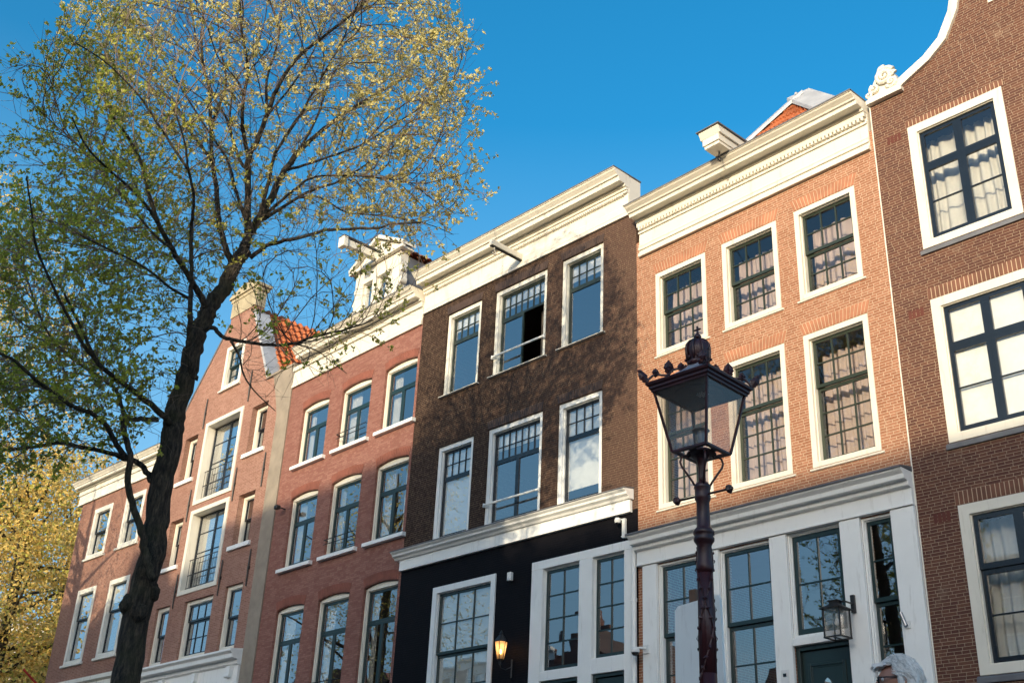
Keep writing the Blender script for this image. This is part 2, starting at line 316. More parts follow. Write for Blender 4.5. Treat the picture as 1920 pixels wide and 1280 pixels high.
def window(root, x0, x1, z0, z1, panels, fr=.085, y=-.012, reveal=.13, sash=None, frame=None, glass=None, st=.05, mun=.022, sill=None, cur=None, curmat=None, fb=None, arch=0, openp=None, curd=.26, sillm=None, label=None):
    sash = sash or GREEN; frame = frame or WHITE; glass = glass or GLASS
    e = .003; X0, X1, Z0, Z1 = x0+e, x1-e, z0+e, z1-e; fb = fr if fb is None else fb
    m = MB(); yb = y+reveal+.08
    if not arch: ring(m, X0, X1, Z0, Z1, fr, fb, fr, y, yb)
    else:
        m.box(X0, X0+fr, y, yb, Z0, Z1-arch-.002); m.box(X1-fr, X1, y, yb, Z0, Z1-arch-.002); m.box(X0+fr, X1-fr, y, yb, Z0, Z0+fb)
        n = 10; xc = (X0+X1)/2; hw = (X1-X0)/2
        g = lambda x: Z1-.003-arch*((x-xc)/hw)**2
        poly = [(X0, Z1-arch-fr), (X1, Z1-arch-fr)]+[(X1+(X0-X1)*i/n, g(X1+(X0-X1)*i/n)) for i in range(n+1)]
        m.prism(poly, y, yb)
    # small moulding step on the inner edge
    top = Z1-fr-(arch if arch else 0)
    ring(m, X0+fr, X1-fr, Z0+fb, top, .016, .016, .016, y+reveal*.55, yb-.002)
    wo = m.build('window', frame, root, label=label)
    if arch: pass
    ix0, ix1, iz0, iz1 = X0+fr+.016, X1-fr-.016, Z0+fb+.016, top-.016
    ys = y+reveal; W = ix1-ix0; H = iz1-iz0
    for k, (a, b, c, d, nc, nr, yo) in enumerate(panels):
        px0, px1, pz0, pz1 = ix0+a*W+.001, ix0+b*W-.001, iz0+c*H+.001, iz0+d*H-.001
        s = MB(); yy = ys+yo
        opened = openp == k
        ring(s, px0, px1, pz0, pz1, st, st*1.15, st, yy, yy+.042)
        gx0, gx1, gz0, gz1 = px0+st, px1-st, pz0+st*1.15, pz1-st
        for i in range(1, nc): xx = gx0+(gx1-gx0)*i/nc; s.box(xx-mun/2, xx+mun/2, yy+.003, yy+.036, gz0, gz1)
        for j in range(1, nr): z_ = gz0+(gz1-gz0)*j/nr; s.box(gx0, gx1, yy+.005, yy+.034, z_-mun/2, z_+mun/2)
        so = s.build('sash', sash, wo)
        g = MB()
        for i in range(nc):
            for j in range(nr):   # each light sits at a slightly different angle, as in old putty glazing
                ax0 = gx0+(gx1-gx0)*i/nc+.0; ax1 = gx0+(gx1-gx0)*(i+1)/nc; az0 = gz0+(gz1-gz0)*j/nr; az1 = gz0+(gz1-gz0)*(j+1)/nr
                d1, d2 = random.uniform(-.0012, .0012), random.uniform(-.0012, .0012); yg = yy+.022
                g.quad((ax0, yg-d1-d2, az0), (ax1, yg+d1-d2, az0), (ax1, yg+d1+d2, az1), (ax0, yg-d1+d2, az1))
        go = g.build('pane', glass, wo)
        if opened:   # casement swung into the room about its right edge
            T = Matrix.Translation((px1, yy, 0)) @ Matrix.Rotation(R(-62), 4, 'Z') @ Matrix.Translation((-px1, -yy, 0))
            so.data.transform(T); go.data.transform(T)
    if sill:
        ex, hh, pr, mat_ = sill; q = MB(); q.run(X0-ex, X1+ex, [(-pr, Z0-hh+.01), (-pr, Z0-.02), (y+.02, Z0+.004-.008), (y+.02, Z0-hh-.0)])
        q.build('sill', mat_, wo, bevel=.004)
    if cur:
        yc = ys+curd; cm = curmat or CUR_WHITE
        if cur[0] == 'pleat':
            zt = iz1-cur[1]; nn = int((ix1-ix0+.16)/.018); c = MB(); ph = random.random()*6; pp = random.uniform(.13, .19); xs = [ix0-.08+(ix1-ix0+.16)*i/nn for i in range(nn+1)]
            pt = []
            for x in xs:
                s_ = x*2*PI/pp+ph+1.9*math.sin(x*5+ph)+.8*math.sin(x*13+2*ph); a_ = math.sin(s_)
                pt.append((x, yc+.035*math.copysign(abs(a_)**.7, a_)+.012*math.sin(x*11+ph), zt+.012*math.cos(2*s_)))
            rows = 6; zb = iz0-.15; vs = []; fs = []
            for j in range(rows+1):
                t_ = j/rows
                for i, (x, yv, zv) in enumerate(pt): vs.append((x+.01*math.sin(j*1.3+x*5), yv*(1)+.01*math.sin(j*1.7+x*4), zv+(zb-zv)*t_))
            n1 = nn+1
            for j in range(rows):
                for i in range(nn): fs.append((j*n1+i, j*n1+i+1, (j+1)*n1+i+1, (j+1)*n1+i))
            c.add(vs, fs); c.build('curtain', cm, wo, smooth=True)
        if cur[0] == 'blind':
            yb_ = ys+.075; zb = iz1-(iz1-iz0)*cur[1]; c = MB(); c.box(ix0+.01, ix1-.01, yb_, yb_+.004, zb, iz1+.03); c.box(ix0+.01, ix1-.01, yb_-.008, yb_+.008, zb-.02, zb)
            c.build('blind', cm if curmat else BLIND, wo)
        if cur[0] == 'pair':
            for sx in (0, 1):
                c = MB(); wd = cur[1]*(ix1-ix0); n2 = 26; vs = []
                for j in (0, 1):
                    for i in range(n2+1):
                        x = (ix0-.04+wd*i/n2) if sx == 0 else (ix1+.04-wd*i/n2)
                        vs.append((x, yc-.08+.03*math.sin(i*1.3), iz1+.02 if j == 0 else iz0-.1))
                c.add(vs, [(i, i+1, n2+2+i, n2+1+i) for i in range(n2)]); c.build('curtain', cm, wo, smooth=True)
    return wo
def soldier(root, x0, x1, z0, h, splay, bm, mm, name='lintel', pitch=.062, arch=0, ext=0):
    """flat or cambered arch of upright bricks, each brick modelled"""
    n = max(3, round((x1-x0+2*ext)/pitch)); a = MB(); b = MB(); X0, X1 = x0-ext, x1+ext; xc = (X0+X1)/2; hw = (X1-X0)/2
    f = lambda x: z0-arch*((x-xc)/hw)**2
    def P(t, top, g): # t 0..1
        x = X0+(X1-X0)*t; s = (t-.5)*2
        return (x+s*splay*top, f(x)+h*top+g)
    k = 12
    for i in range(k):
        t0, t1 = i/k, (i+1)/k; a.prism([P(t0, 0, .001), P(t1, 0, .001), P(t1, 1, 0), P(t0, 1, 0)], -.004, .0)
    for i in range(n):
        t0, t1 = (i+.10)/n, (i+.90)/n; jz = random.uniform(-.004, .004)
        b.prism([P(t0, 0, .003), P(t1, 0, .003), P(t1, 1, jz-.003), P(t0, 1, jz-.003)], -.009-random.random()*.003, -.0045)
    return join_mats(name, [(a, mm), (b, bm)], root)
def pantiles(m, p00, p01, p10, p11, rows, cols, amp=.03, step=.03):
    """wavy tiled plane; p00-p01 ridge edge, p10-p11 eave edge"""
    p00, p01, p10, p11 = map(Vector, (p00, p01, p10, p11)); nrm = (p01-p00).cross(p10-p00).normalized()
    if nrm.z < 0: nrm = -nrm
    per = 6; nc = cols*per; vs = []; idx = 0; fs = []
    for r_ in range(rows):
        for e_ in (0, 1):
            v = (r_+e_)/rows
            for i in range(nc+1):
                u = i/nc; p = p00.lerp(p01, u).lerp(p10.lerp(p11, u), v)
                vs.append(p+nrm*(amp*math.sin(2*PI*i/per)+step*e_))
    n1 = nc+1
    for r_ in range(rows*2-1):
        for i in range(nc): fs.append((r_*n1+i, r_*n1+i+1, (r_+1)*n1+i+1, (r_+1)*n1+i))
    m.add(vs, fs)
def cornice(root, x0, x1, zf0, zf1, steps, top, proj, mat, name='cornice', lead=LEAD, cx0=None):
    """wooden frieze with crown moulding; steps = extra (y,z0,z1) fillets"""
    m = MB(); m.box(x0+.002, x1-.002, -.035, .0-.002, zf0, zf1)
    for i, (p, a, b) in enumerate(steps): m.run(x0+.001+.0004*i, x1-.001-.0004*i, [(-p, a), (-p, b-.012), (-.034, b), (-.034, a+.004)])
    hgt = top-zf1; c = MB()
    pr = [(.0, zf1+.001), (-.14, zf1+.001), (-.15, zf1+.05), (-proj*.60, zf1+.055), (-proj*.60, zf1+.055-.02), (-proj*.66, zf1+.055-.02), (-proj*.68, zf1+hgt*.45), (-proj*.76, zf1+hgt*.47), (-proj*.78, zf1+hgt*.58),
          (-proj*.86, zf1+hgt*.70), (-proj*.93, zf1+hgt*.80), (-proj*.96, zf1+hgt*.9), (-proj, zf1+hgt*.91), (-proj, top), (0, top)]
    fx0 = x0; x0 = x0 if cx0 is None else cx0
    c.run(x0, x1, pr)
    m.box(fx0+.003 if cx0 is None else cx0+.003, x1-.003, .0015, .36, zf0+.01, top-.004)
    o = m.build('frieze', mat, root, bevel=.006); c.build(name, mat, root, bevel=.004)
    l = MB(); l.run(x0-.012, x1+.012, [(-proj-.012, top-.012), (-proj-.012, top+.012), (.37, top+.03), (.37, top+.002), (-proj, top+.002), (-proj, top-.012)])
    l.build('flashing', lead, root)
    return o
const = lambda c: (lambda z: c)

# ================================================================ HOUSE D: salmon brick house behind the lantern
D = empty('brick_house', 'salmon brick house with cream frieze and white ground-floor front, behind the lantern', 'house', (-13.509, 15, 0), 0, 'canal houses in a row')
WD = 5.42
colsD = [(.50, 1.74), (2.13, 3.36), (3.74, 4.97)]
rows = [(9.90, 11.68), (6.87, 9.22)]
gD = [(.47, 1.46, 2.75, 5.88), (1.82, 2.86, 2.75, 5.88), (3.17, 4.16, 1.32, 5.90), (4.50, 5.03, 2.75, 5.88)]
holes = [(a, b, c, d) for a, b in colsD for c, d in rows]+gD
wall(D, [0, 12.6], const(0), const(WD), holes, BR_D)
shell(D, 0, WD, 12.8, BR_D, floors=(1.3, 6.3, 9.55, 12.6))
for r_, (z0, z1) in enumerate(rows):
    for a, b in colsD:
        P = panels_sash(3, 2, 2) if r_ == 0 else panels_sash(3, 2, 3)
        window(D, a, b, z0, z1, P, fr=.095, fb=.085, reveal=.10, sash=OLIVE, st=.05, cur=('pleat', .10), curmat=CUR_PINK, sill=(.05, .06, .03, WHITE), glass=GLASS_CUR, curd=.38)
        soldier(D, a, b, z1+.012, .225, .075, ARCH_D, MORT, pitch=.066)
cornice(D, .10, 5.36, 12.21, 12.98, [(.075, 12.21, 12.30), (.065, 12.36, 12.44), (.055, 12.44, 12.50), (.07, 12.74, 12.80), (.12, 12.87, 12.98)], 13.22, .50, WHITE)
m = MB(); x = .14; o_ = [(.13, 12.880)]
while x < 5.30: o_ += [(x, 12.862), (x, 12.805), (x+.045, 12.805), (x+.045, 12.862)]; x += .078
m.prism(o_+[(5.33, 12.862), (5.33, 12.880)], -.115, -.056)
m.build('dentil_row', WHITE, D)
# hoist beam box in the roofline
hb = MB(); hb.run(2.47, 2.81, [(-.84, 13.235), (-.84, 13.30), (.3, 13.30), (.3, 13.235)])
hb.run(2.45, 2.83, [(-.87, 13.30), (-.87, 13.44), (.3, 13.44), (.3, 13.30)])
hb.run(2.41, 2.87, [(-.87, 13.44), (-.93, 13.56), (-.93, 13.585), (.3, 13.585), (.3, 13.44)])
ho = hb.build('hoist_beam', WHITE, D, bevel=.005)
q = MB(); q.run(2.375, 2.905, [(-.97, 13.587), (-.97, 13.605), (.3, 13.625), (.3, 13.587)]); q.build('flashing', LEAD, ho)
q = MB(); q.tube([(2.64, -.62, 13.24), (2.64, -.62, 13.10)], .016, 6); q.tube([(2.64, -.62+.045*math.sin(t), 13.06+.045*math.cos(t)) for t in np.linspace(0, 4.9, 12)], .014, 6); q.build('hook', IRON, ho, smooth=True)
# hipped pantile roof with pale lead ridges
rf = MB(); AP = (2.71, 2.1, 16.05); AB = (2.71, 8.8, 16.05)
pantiles(rf, (2.66, 2.1, 16.0), (2.76, 2.1, 16.0), (.15, .32, 13.05), (5.27, .32, 13.05), 11, 18, .028, .035)
for sx, xe in ((0, .15), (1, 5.27)):
    pantiles(rf, (2.71, 2.1, 16.0), (2.71, 8.8, 16.0), (xe, .35, 13.05), (xe, 8.8, 13.05), 11, 26, .028, .035)
ro = rf.build('roof', TILE, D)
q = MB()
for xe in (.13, 5.29):
    a = Vector((2.71, 2.08, 16.08)); b = Vector((xe, .30, 13.12)); dv = (b-a); sd_ = dv.cross(Vector((0, -.6, .8))).normalized()*.25
    q.add([a-sd_, a+sd_, b+sd_, b-sd_, a-sd_-Vector((0, 0, .09)), a+sd_-Vector((0, 0, .09)), b+sd_-Vector((0, 0, .09)), b-sd_-Vector((0, 0, .09))], [(0, 1, 2, 3), (4, 7, 6, 5), (0, 4, 5, 1), (1, 5, 6, 2), (2, 6, 7, 3), (3, 7, 4, 0)])
q.tube([(2.71, 2.0, 16.03), (2.71, 2.3, 16.05), (2.71, 8.8, 16.05)], [.03, .06, .06], 8); q.build('ridge_lead', ZINC, ro)
# white ground floor front
m = MB(); yf = -.07
for a, b in ((.15, .474), (1.456, 1.824), (2.856, 3.174), (4.156, 4.504), (5.026, 5.41)):
    m.box(a, b, yf, -.002, .9, 5.895)
    m.box(a+.0, b, yf-.02, yf-.001, .9, 1.2)
m.build('pilaster', WHITE2, D, bevel=.006)
m = MB(); m.box(.03, 5.415, yf-.012, -.002, 5.90, 6.16); m.box(.035, 5.41, yf-.03, yf-.013, 5.90, 5.935)
m.run(.02, 5.418, [(yf-.013, 6.16), (-.16, 6.18), (-.17, 6.25), (-.26, 6.26), (-.27, 6.33), (-.33, 6.38), (-.34, 6.42), (-.001, 6.42), (-.001, 6.16)])
m.build('shop_cornice', WHITE2, D, bevel=.004)
q = MB(); q.run(.0, 5.43, [(-.36, 6.405), (-.36, 6.435), (-.02, 6.50), (-.001, 6.50), (-.001, 6.423), (-.34, 6.423), (-.34, 6.405)]); q.build('flashing', LEAD, D)
for i, (a, b, c, d) in enumerate(gD):
    if i == 2:
        window(D, a, b, 4.26, d, [(0, 1, 0, 1, 2, 2, 0)], fr=.03, y=.0, reveal=.05, sash=GREEN, frame=WHITE2, st=.075, glass=GLASS)
        m = MB(); m.box(a, b, -.06, .15, 4.14, 4.255); m.build('transom', WHITE2, D, bevel=.006)
        dr = MB(); dx0, dx1, dz0, dz1 = a+.07, b-.07, 1.34, 4.07
        ring(dr, a+.003, b-.003, 1.325, 4.137, .066, .02, .066, .02, .14)
        dr.box(dx0, dx1, .08, .13, dz0, dz1)
        for (u0, u1, v0, v1) in ((.12, .88, .52, .93), (.12, .88, .07, .44)):
            X0, X1, Z0, Z1 = dx0+(dx1-dx0)*u0, dx0+(dx1-dx0)*u1, dz0+(dz1-dz0)*v0, dz0+(dz1-dz0)*v1
            ring(dr, X0, X1, Z0, Z1, .045, .045, .045, .062, .079); ring(dr, X0+.05, X1-.05, Z0+.05, Z1-.05, .02, .02, .02, .07, .079)
        do = dr.build('door', GREEN, D, bevel=.004)
        dl = MB(); n = 14; cxm = (dx0+dx1)/2; pts = []
        for k in range(n): th = PI*2*k/n; pts.append((cxm+.13*math.sin(th)*(1-.25*math.cos(th)), 3.25+.40*math.cos(th)))
        dl.prism(pts, .058, .072); dl.build('pane', GLASS_FLAT, do)
        q = MB(); q.lathe([(.0, 0), (.03, .0), (.035, .02), (.02, .04), (0, .045)], (dx0+.09, .03, 2.45), 10); q.build('handle', STEEL, do)
        continue
    P = panels_sash(2 if i < 2 else 1, 2, 3)
    window(D, a, b, c, d, P, fr=.03, y=.0, reveal=.06, sash=GREEN, frame=WHITE2, st=.055, sill=(.0, .08, .05, STONE), glass=GLASS)
m = MB(); m.box(.12, 5.41, -.10, -.072, 0, .9); m.box(.13, 3.1, -.071, -.002, 0, .9); m.box(4.2, 5.40, -.071, -.002, 0, .9); m.build('plinth', STONE, D, bevel=.01)
m = MB()
for k in range(7): m.box(2.9, 4.45, -1.9+.27*k, -.11, .187*k+.001, .187*(k+1))
m.build('stoop', STONE, D, bevel=.012)

# ================================================================ HOUSE E: brown brick neck-gable house, right
E_ = empty('brick_house', 'brown brick neck-gable house with scrolled cream coping at the right edge', 'house', (-8.08, 15, 0), R(1.6), 'canal houses in a row')
WE = 5.6
def elE(z):
    if z < 13.12: return 0.0
    pts = [(13.12, .0), (13.22, .44), (13.32, .62), (13.42, .84), (13.53, 1.09), (13.76, 1.39), (14.2, 1.63), (14.8, 1.78), (15.6, 1.86), (17.0, 1.86)]
    for (a, x), (b, y_) in zip(pts[:-1], pts[1:]):
        if a <= z <= b: return x+(y_-x)*(z-a)/(b-a)
    return 1.86
cE = [(.61, 2.22), (3.38, 4.99)]; rE = [(9.97, 12.32), (6.71, 9.07), (3.42, 5.77)]
holes = [(a, b, c, d) for a, b in cE for c, d in rE]+[(2.25, 3.35, 14.0, 15.4)]
zs = [0, 13.119, 13.14, 13.18, 13.22, 13.27, 13.32, 13.37, 13.42, 13.475, 13.53, 13.64, 13.76, 13.9, 14.05, 14.2, 14.4, 14.6, 14.8, 15.2, 15.6, 16.4, 17.0]
wall(E_, zs, elE, lambda z: WE-elE(z), holes, BR_E)
shell(E_, 0, WE, 12.9, BR_E, floors=(3.1, 6.4, 9.65, 12.75))
q = MB(); q.tube([(-.004, -.006, .0), (-.004, -.006, 13.1)], .011, 6); q.build('joint_strip', WHITE_OLD, E_)
for (a, b) in cE:
    for r_, (z0, z1) in enumerate(rE):
        if r_ < 2: P = [(0, .5, .66, 1, 1, 1, .0), (.5, 1, .66, 1, 1, 1, .0), (0, .5, 0, .66, 1, 2, .0), (.5, 1, 0, .66, 1, 2, .0)]
        else: P = [(0, .5, .62, 1, 1, 1, .0), (.5, 1, .62, 1, 1, 1, .0), (0, 1, 0, .62, 2, 2, .03)]
        cur = (('pleat', .02), CUR_WHITE) if r_ != 1 else (('blind', .995), BLIND)
        wo = window(E_, a, b, z0, z1, P, fr=.15, fb=.13, reveal=.06, sash=BLACKB, st=.07, cur=cur[0], curmat=cur[1], glass=GLASS_CUR, curd=.30)
        soldier(E_, a, b, z1+.004, .20 if r_ else .12, 0, ARCH_E, MORT, pitch=.066, ext=.03)
        q = MB(); q.run(a-.04, b+.04, [(-.035, z0-.10), (-.035, z0-.035), (-.0, z0-.004), (-.0, z0-.10)]); q.build('sill', LEAD, E_)
window(E_, 2.25, 3.35, 14.0, 15.4, panels_sash(2, 1, 1), sash=BLACKB)
def coping(root, pts, wd, y0, y1, mat, name='coping', up=.0):
    """strip following the outline pts (x,z), width wd towards the wall side"""
    m = MB(); n = len(pts); inn = []
    for i, (x, z) in enumerate(pts):
        a = pts[max(0, i-1)]; b = pts[min(n-1, i+1)]; t = Vector((b[0]-a[0], b[1]-a[1])).normalized(); nn = Vector((t.y, -t.x))
        inn.append((x+nn.x*wd, z+nn.y*wd))
    outp = []
    for i, (x, z) in enumerate(pts):
        a = pts[max(0, i-1)]; b = pts[min(n-1, i+1)]; t = Vector((b[0]-a[0], b[1]-a[1])).normalized(); nn = Vector((t.y, -t.x))
        outp.append((x-nn.x*up, z-nn.y*up))
    for i in range(n-1): m.prism([outp[i], inn[i], inn[i+1], outp[i+1]], y0, y1)
    return m.build(name, mat, root)
zc = [13.20, 13.26, 13.32, 13.37, 13.42, 13.475, 13.53, 13.6, 13.68, 13.76, 13.9, 14.05, 14.2, 14.5, 14.8, 15.2, 15.6, 16.4, 17.0]
cp = [(elE(z), z) for z in zc]
coping(E_, cp, .13, -.06, .34, WHITE, up=.03)
m2 = [(WE-x, z) for x, z in cp][::-1]; coping(E_, m2, .13, -.06, .34, WHITE, up=.03)
m = MB(); m.run(1.6, 4.0, [(-.16, 17.2), (-.02, 17.0), (.4, 17.0), (.4, 17.25), (-.16, 17.25)]); m.prism([(1.65, 17.25), (3.95, 17.25), (2.8, 17.9)], -.12, .3); m.build('pediment', WHITE, E_)
# scroll ornament on the shoulder
for s, ox in ((1, 0.0), (-1, WE)):
    m = MB(); X = lambda v: ox+s*v
    m.box(min(X(-.02), X(.64)), max(X(-.02), X(.64)), -.10, .3, 13.08, 13.16)
    m.box(min(X(.02), X(.60)), max(X(.02), X(.60)), -.08, .28, 13.16, 13.22)
    for (cx_, cz, r_, ph, turns) in ((.36, 13.52, .17, .4, 2.0), (.15, 13.36, .09, 2.0, 1.6), (.47, 13.34, .10, 3.4, 1.6), (.33, 13.66, .08, 1.0, 1.4), (.05, 13.27, .06, 2.5, 1.3), (.50, 13.50, .06, .2, 1.3)):
        pts = []; rad = []
        for k in range(22):
            t = k/21; th = ph+turns*2*PI*t; rr = r_*(1-.85*t); pts.append((X(cx_+rr*math.cos(th)), -.05-.05*t, cz+rr*math.sin(th))); rad.append(.045*(1-.5*t)*(r_/.12)**.5)
        m.tube(pts, rad, 8)
    m.prism([(X(a), b) for a, b in ((.03, 13.2), (.08, 13.42), (.2, 13.62), (.33, 13.74), (.47, 13.62), (.56, 13.4), (.6, 13.2))][::s], -.04, .2)
    m.build('scroll_ornament', WHITE, E_, smooth=False)
ARCH_DK = flat('dark_red_brick', (.13, .035, .022), .85, .3)
for (z, ) in ((12.16,), (8.85,), (5.58,)):
    for k in range(4): m = MB(); m.box(.235+k*.066, .235+k*.066+.052, -.006, -.001, z, z+.14); m.build('anchor_brick', ARCH_DK, E_)
rf = MB(); pantiles(rf, (2.8, 1.2, 14.8), (2.8, 9, 14.8), (0, 1.2, 12.6), (0, 9, 12.6), 12, 30); pantiles(rf, (2.8, 1.2, 14.8), (2.8, 9, 14.8), (WE, 1.2, 12.6), (WE, 9, 12.6), 12, 30); rf.build('roof', TILE, E_)

# ================================================================ HOUSE C: dark painted brick house
C_ = empty('brick_house', 'dark painted brick house with heavy cream cornice and black lower wall', 'house', (-13.509, 15, 0), R(1.27), 'canal houses in a row')
WC = 6.88
cC = [(-5.92, -4.71), (-4.24, -2.57), (-2.12, -.91)]; rC = [(10.90, 13.02), (7.47, 9.64)]
gC = [(-5.70, -3.74, 2.95, 6.41), (-2.68, -.10, 1.3, 6.44)]
holes = [(a, b, c, d) for a, b in cC for c, d in rC]+gC
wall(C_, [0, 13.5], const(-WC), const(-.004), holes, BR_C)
shell(C_, -WC, 0, 13.6, BR_B, floors=(1.2, 6.75, 10.2, 13.4))
for r_, (z0, z1) in enumerate(rC):
    for k, (a, b) in enumerate(cC):
        P = panels_transom(.33, 7 if k == 1 else 4, 2, 2 if k == 1 else 1)
        bl = [[.17, .17, .20], [.96, .18, .86]][r_][k]
        wo = window(C_, a, b, z0, z1, P, fr=.10, fb=.05, y=.035, reveal=.09, sash=BLACKB if r_ else OLIVE, frame=WHITE_OLD if r_ == 0 else WHITE2, st=.045, mun=.018, cur=('blind', bl), openp=2 if (r_ == 0 and k == 1) else None, glass=GLASS_FLAT,
                    sill=(.07, .05, .07, WHITE_OLD) if r_ == 0 else (.0, .04, .04, WHITE2))
        if k == 1 and r_ == 0:
            q = MB(); n2 = 18; X0, X1 = b-.50, b-.14; vs = [(X0+(X1-X0)*i/n2, .36+.03*math.sin(i*1.25), z) for z in (z0, z1-.75) for i in range(n2+1)]; q.add(vs, [(i, i+1, n2+2+i, n2+1+i) for i in range(n2)]); q.build('curtain', CUR_DARK, wo, smooth=True)
        if k == 1:
            q = MB(); q.tube([(a+.02, -.03, z0+.46), (b-.02, -.03, z0+.46)], .024, 8); q.box(a+.0, a+.03, -.04, .04, z0+.42, z0+.5); q.box(b-.03, b, -.04, .04, z0+.42, z0+.5); q.build('guard_rail', WHITE2, wo)
        if r_ == 0 or k > 0: soldier(C_, a, b, z1+.004, .19, .04, ARCH_C, MORT_C, pitch=.066)
cornice(C_, -WC+.02, -.19, 13.35, 14.03, [(.055, 13.35, 13.44), (.045, 13.44, 13.62), (.09, 13.90, 13.955), (.11, 13.96, 14.03)], 14.34, .50, WHITE)
m = MB(); x = -6.80; o_ = [(-6.82, 13.899)]
while x < -.3: o_ += [(x, 13.89), (x, 13.86), (x+.03, 13.86), (x+.03, 13.89)]; x += .06
m.prism(o_+[(-.22, 13.89), (-.22, 13.899)], -.10, -.036)
m.build('dentil_row', WHITE, C_)
hb = MB(); hb.run(-3.445, -3.345, [(-.98, 13.52), (-.98, 13.66), (-.04, 13.66), (-.04, 13.52)]); ho = hb.build('hoist_beam', WHITE, C_, bevel=.006)
q = MB(); q.box(-3.43, -3.36, -.97, -.04, 13.50, 13.5195); q.build('iron_strap', IRON, ho)
q = MB(); q.tube([(-3.395, -.86, 13.68), (-3.395, -.86, 13.42)], .022, 7); q.tube([(-3.395, -.86+.05*math.sin(t), 13.37+.05*math.cos(t)) for t in np.linspace(0, 4.6, 12)], .014, 6); q.build('hook', WHITE, ho, smooth=True)
# cornice between storeys
m = MB(); m.box(-WC-.0, -.135, -.08, -.002, 6.95, 7.19)
m.run(-WC-.12, -.10, [(-.079, 7.19), (-.12, 7.19), (-.15, 7.23), (-.21, 7.26), (-.22, 7.30), (-.27, 7.335), (-.27, 7.36), (-.002, 7.40), (-.002, 7.19)])
m.build('storey_cornice', WHITE2, C_, bevel=.004)
q = MB(); q.run(-WC-.13, -.09, [(-.285, 7.35), (-.285, 7.372), (-.002, 7.43), (-.002, 7.403), (-.272, 7.362), (-.272, 7.35)]); q.build('flashing', LEAD, C_)
window(C_, -5.70, -3.74, 2.95, 6.41, panels_sash(3, 2, 3), fr=.13, y=-.03, reveal=.09, sash=GREEN, frame=WHITE2, st=.05, cur=('blind', 1.0), curmat=CUR_WHITE, sill=(.0, .1, .06, STONE))
m = MB(); a, b, z0, z1 = -2.68, -.10, 1.3, 6.44
m.box(a, a+.30, -.05, .12, z0, z1-.17); m.box(-1.41, -1.08, -.05, .12, z0, z1-.17); m.box(b-.20, b-.003, -.05, .12, z0, z1-.17); m.box(a, b, -.05, .12, z1-.17, z1-.004)
m.box(a+.30, -1.41, -.048, .12, 4.16, 4.33); m.box(-1.08, b-.20, -.048, .12, 4.16, 4.42)
m.build('door_frame', WHITE2, C_, bevel=.006)
window(C_, -2.38, -1.41, 4.33, 6.27, [(0, 1, 0, 1, 2, 4, 0)], fr=.012, fb=.012, y=.02, reveal=.03, sash=GREEN, frame=WHITE2, st=.05)
window(C_, -1.08, -.30, 4.42, 6.27, [(0, 1, 0, 1, 2, 4, 0)], fr=.012, fb=.012, y=.02, reveal=.03, sash=GREEN, frame=WHITE2, st=.05)
for x0, x1 in ((-2.38, -1.41), (-1.08, -.30)):
    dr = MB(); ring(dr, x0+.002, x1-.002, 1.3, 4.158, .06, .03, .06, .0, .11); dr.box(x0+.065, x1-.065, .05, .10, 1.33, 4.09)
    ring(dr, x0+.15, x1-.15, 2.7, 3.95, .04, .04, .04, .032, .049); ring(dr, x0+.15, x1-.15, 1.5, 2.5, .04, .04, .04, .032, .049)
    do = dr.build('door', GREEN, C_, bevel=.004); q = MB(); q.lathe([(0, 0), (.03, 0), (.034, .02), (0, .045)], (x1-.12, .0, 2.5), 10); q.build('handle', STEEL, do)
q = MB(); q.tube([(-.052, -.065, .3), (-.052, -.065, 6.35)], .05, 10)
for z in (1.5, 3.4, 5.3): q.tube([(-.052, -.065, z), (-.052, -.065, z+.06)], .058, 10)
q.build('downpipe', WHITE2, C_, smooth=False)
m = MB()
for k in range(7): m.box(-2.9, .0-.02, -1.85+.26*k, -.06, .185*k+.001, .185*(k+1))
m.build('stoop', STONE, C_, bevel=.012)
rf = MB(); rf.prism([(-WC, 13.5), (0-.01, 13.5), (-1.4, 15.6), (-WC+1.4, 15.6)], 3.2, 9.0); rf.build('roof', TILE2, C_)
rf = MB(); rf.box(-WC+.02, -.02, .31, 8.9, 13.5, 13.6); rf.build('roof_deck', LEAD, C_)

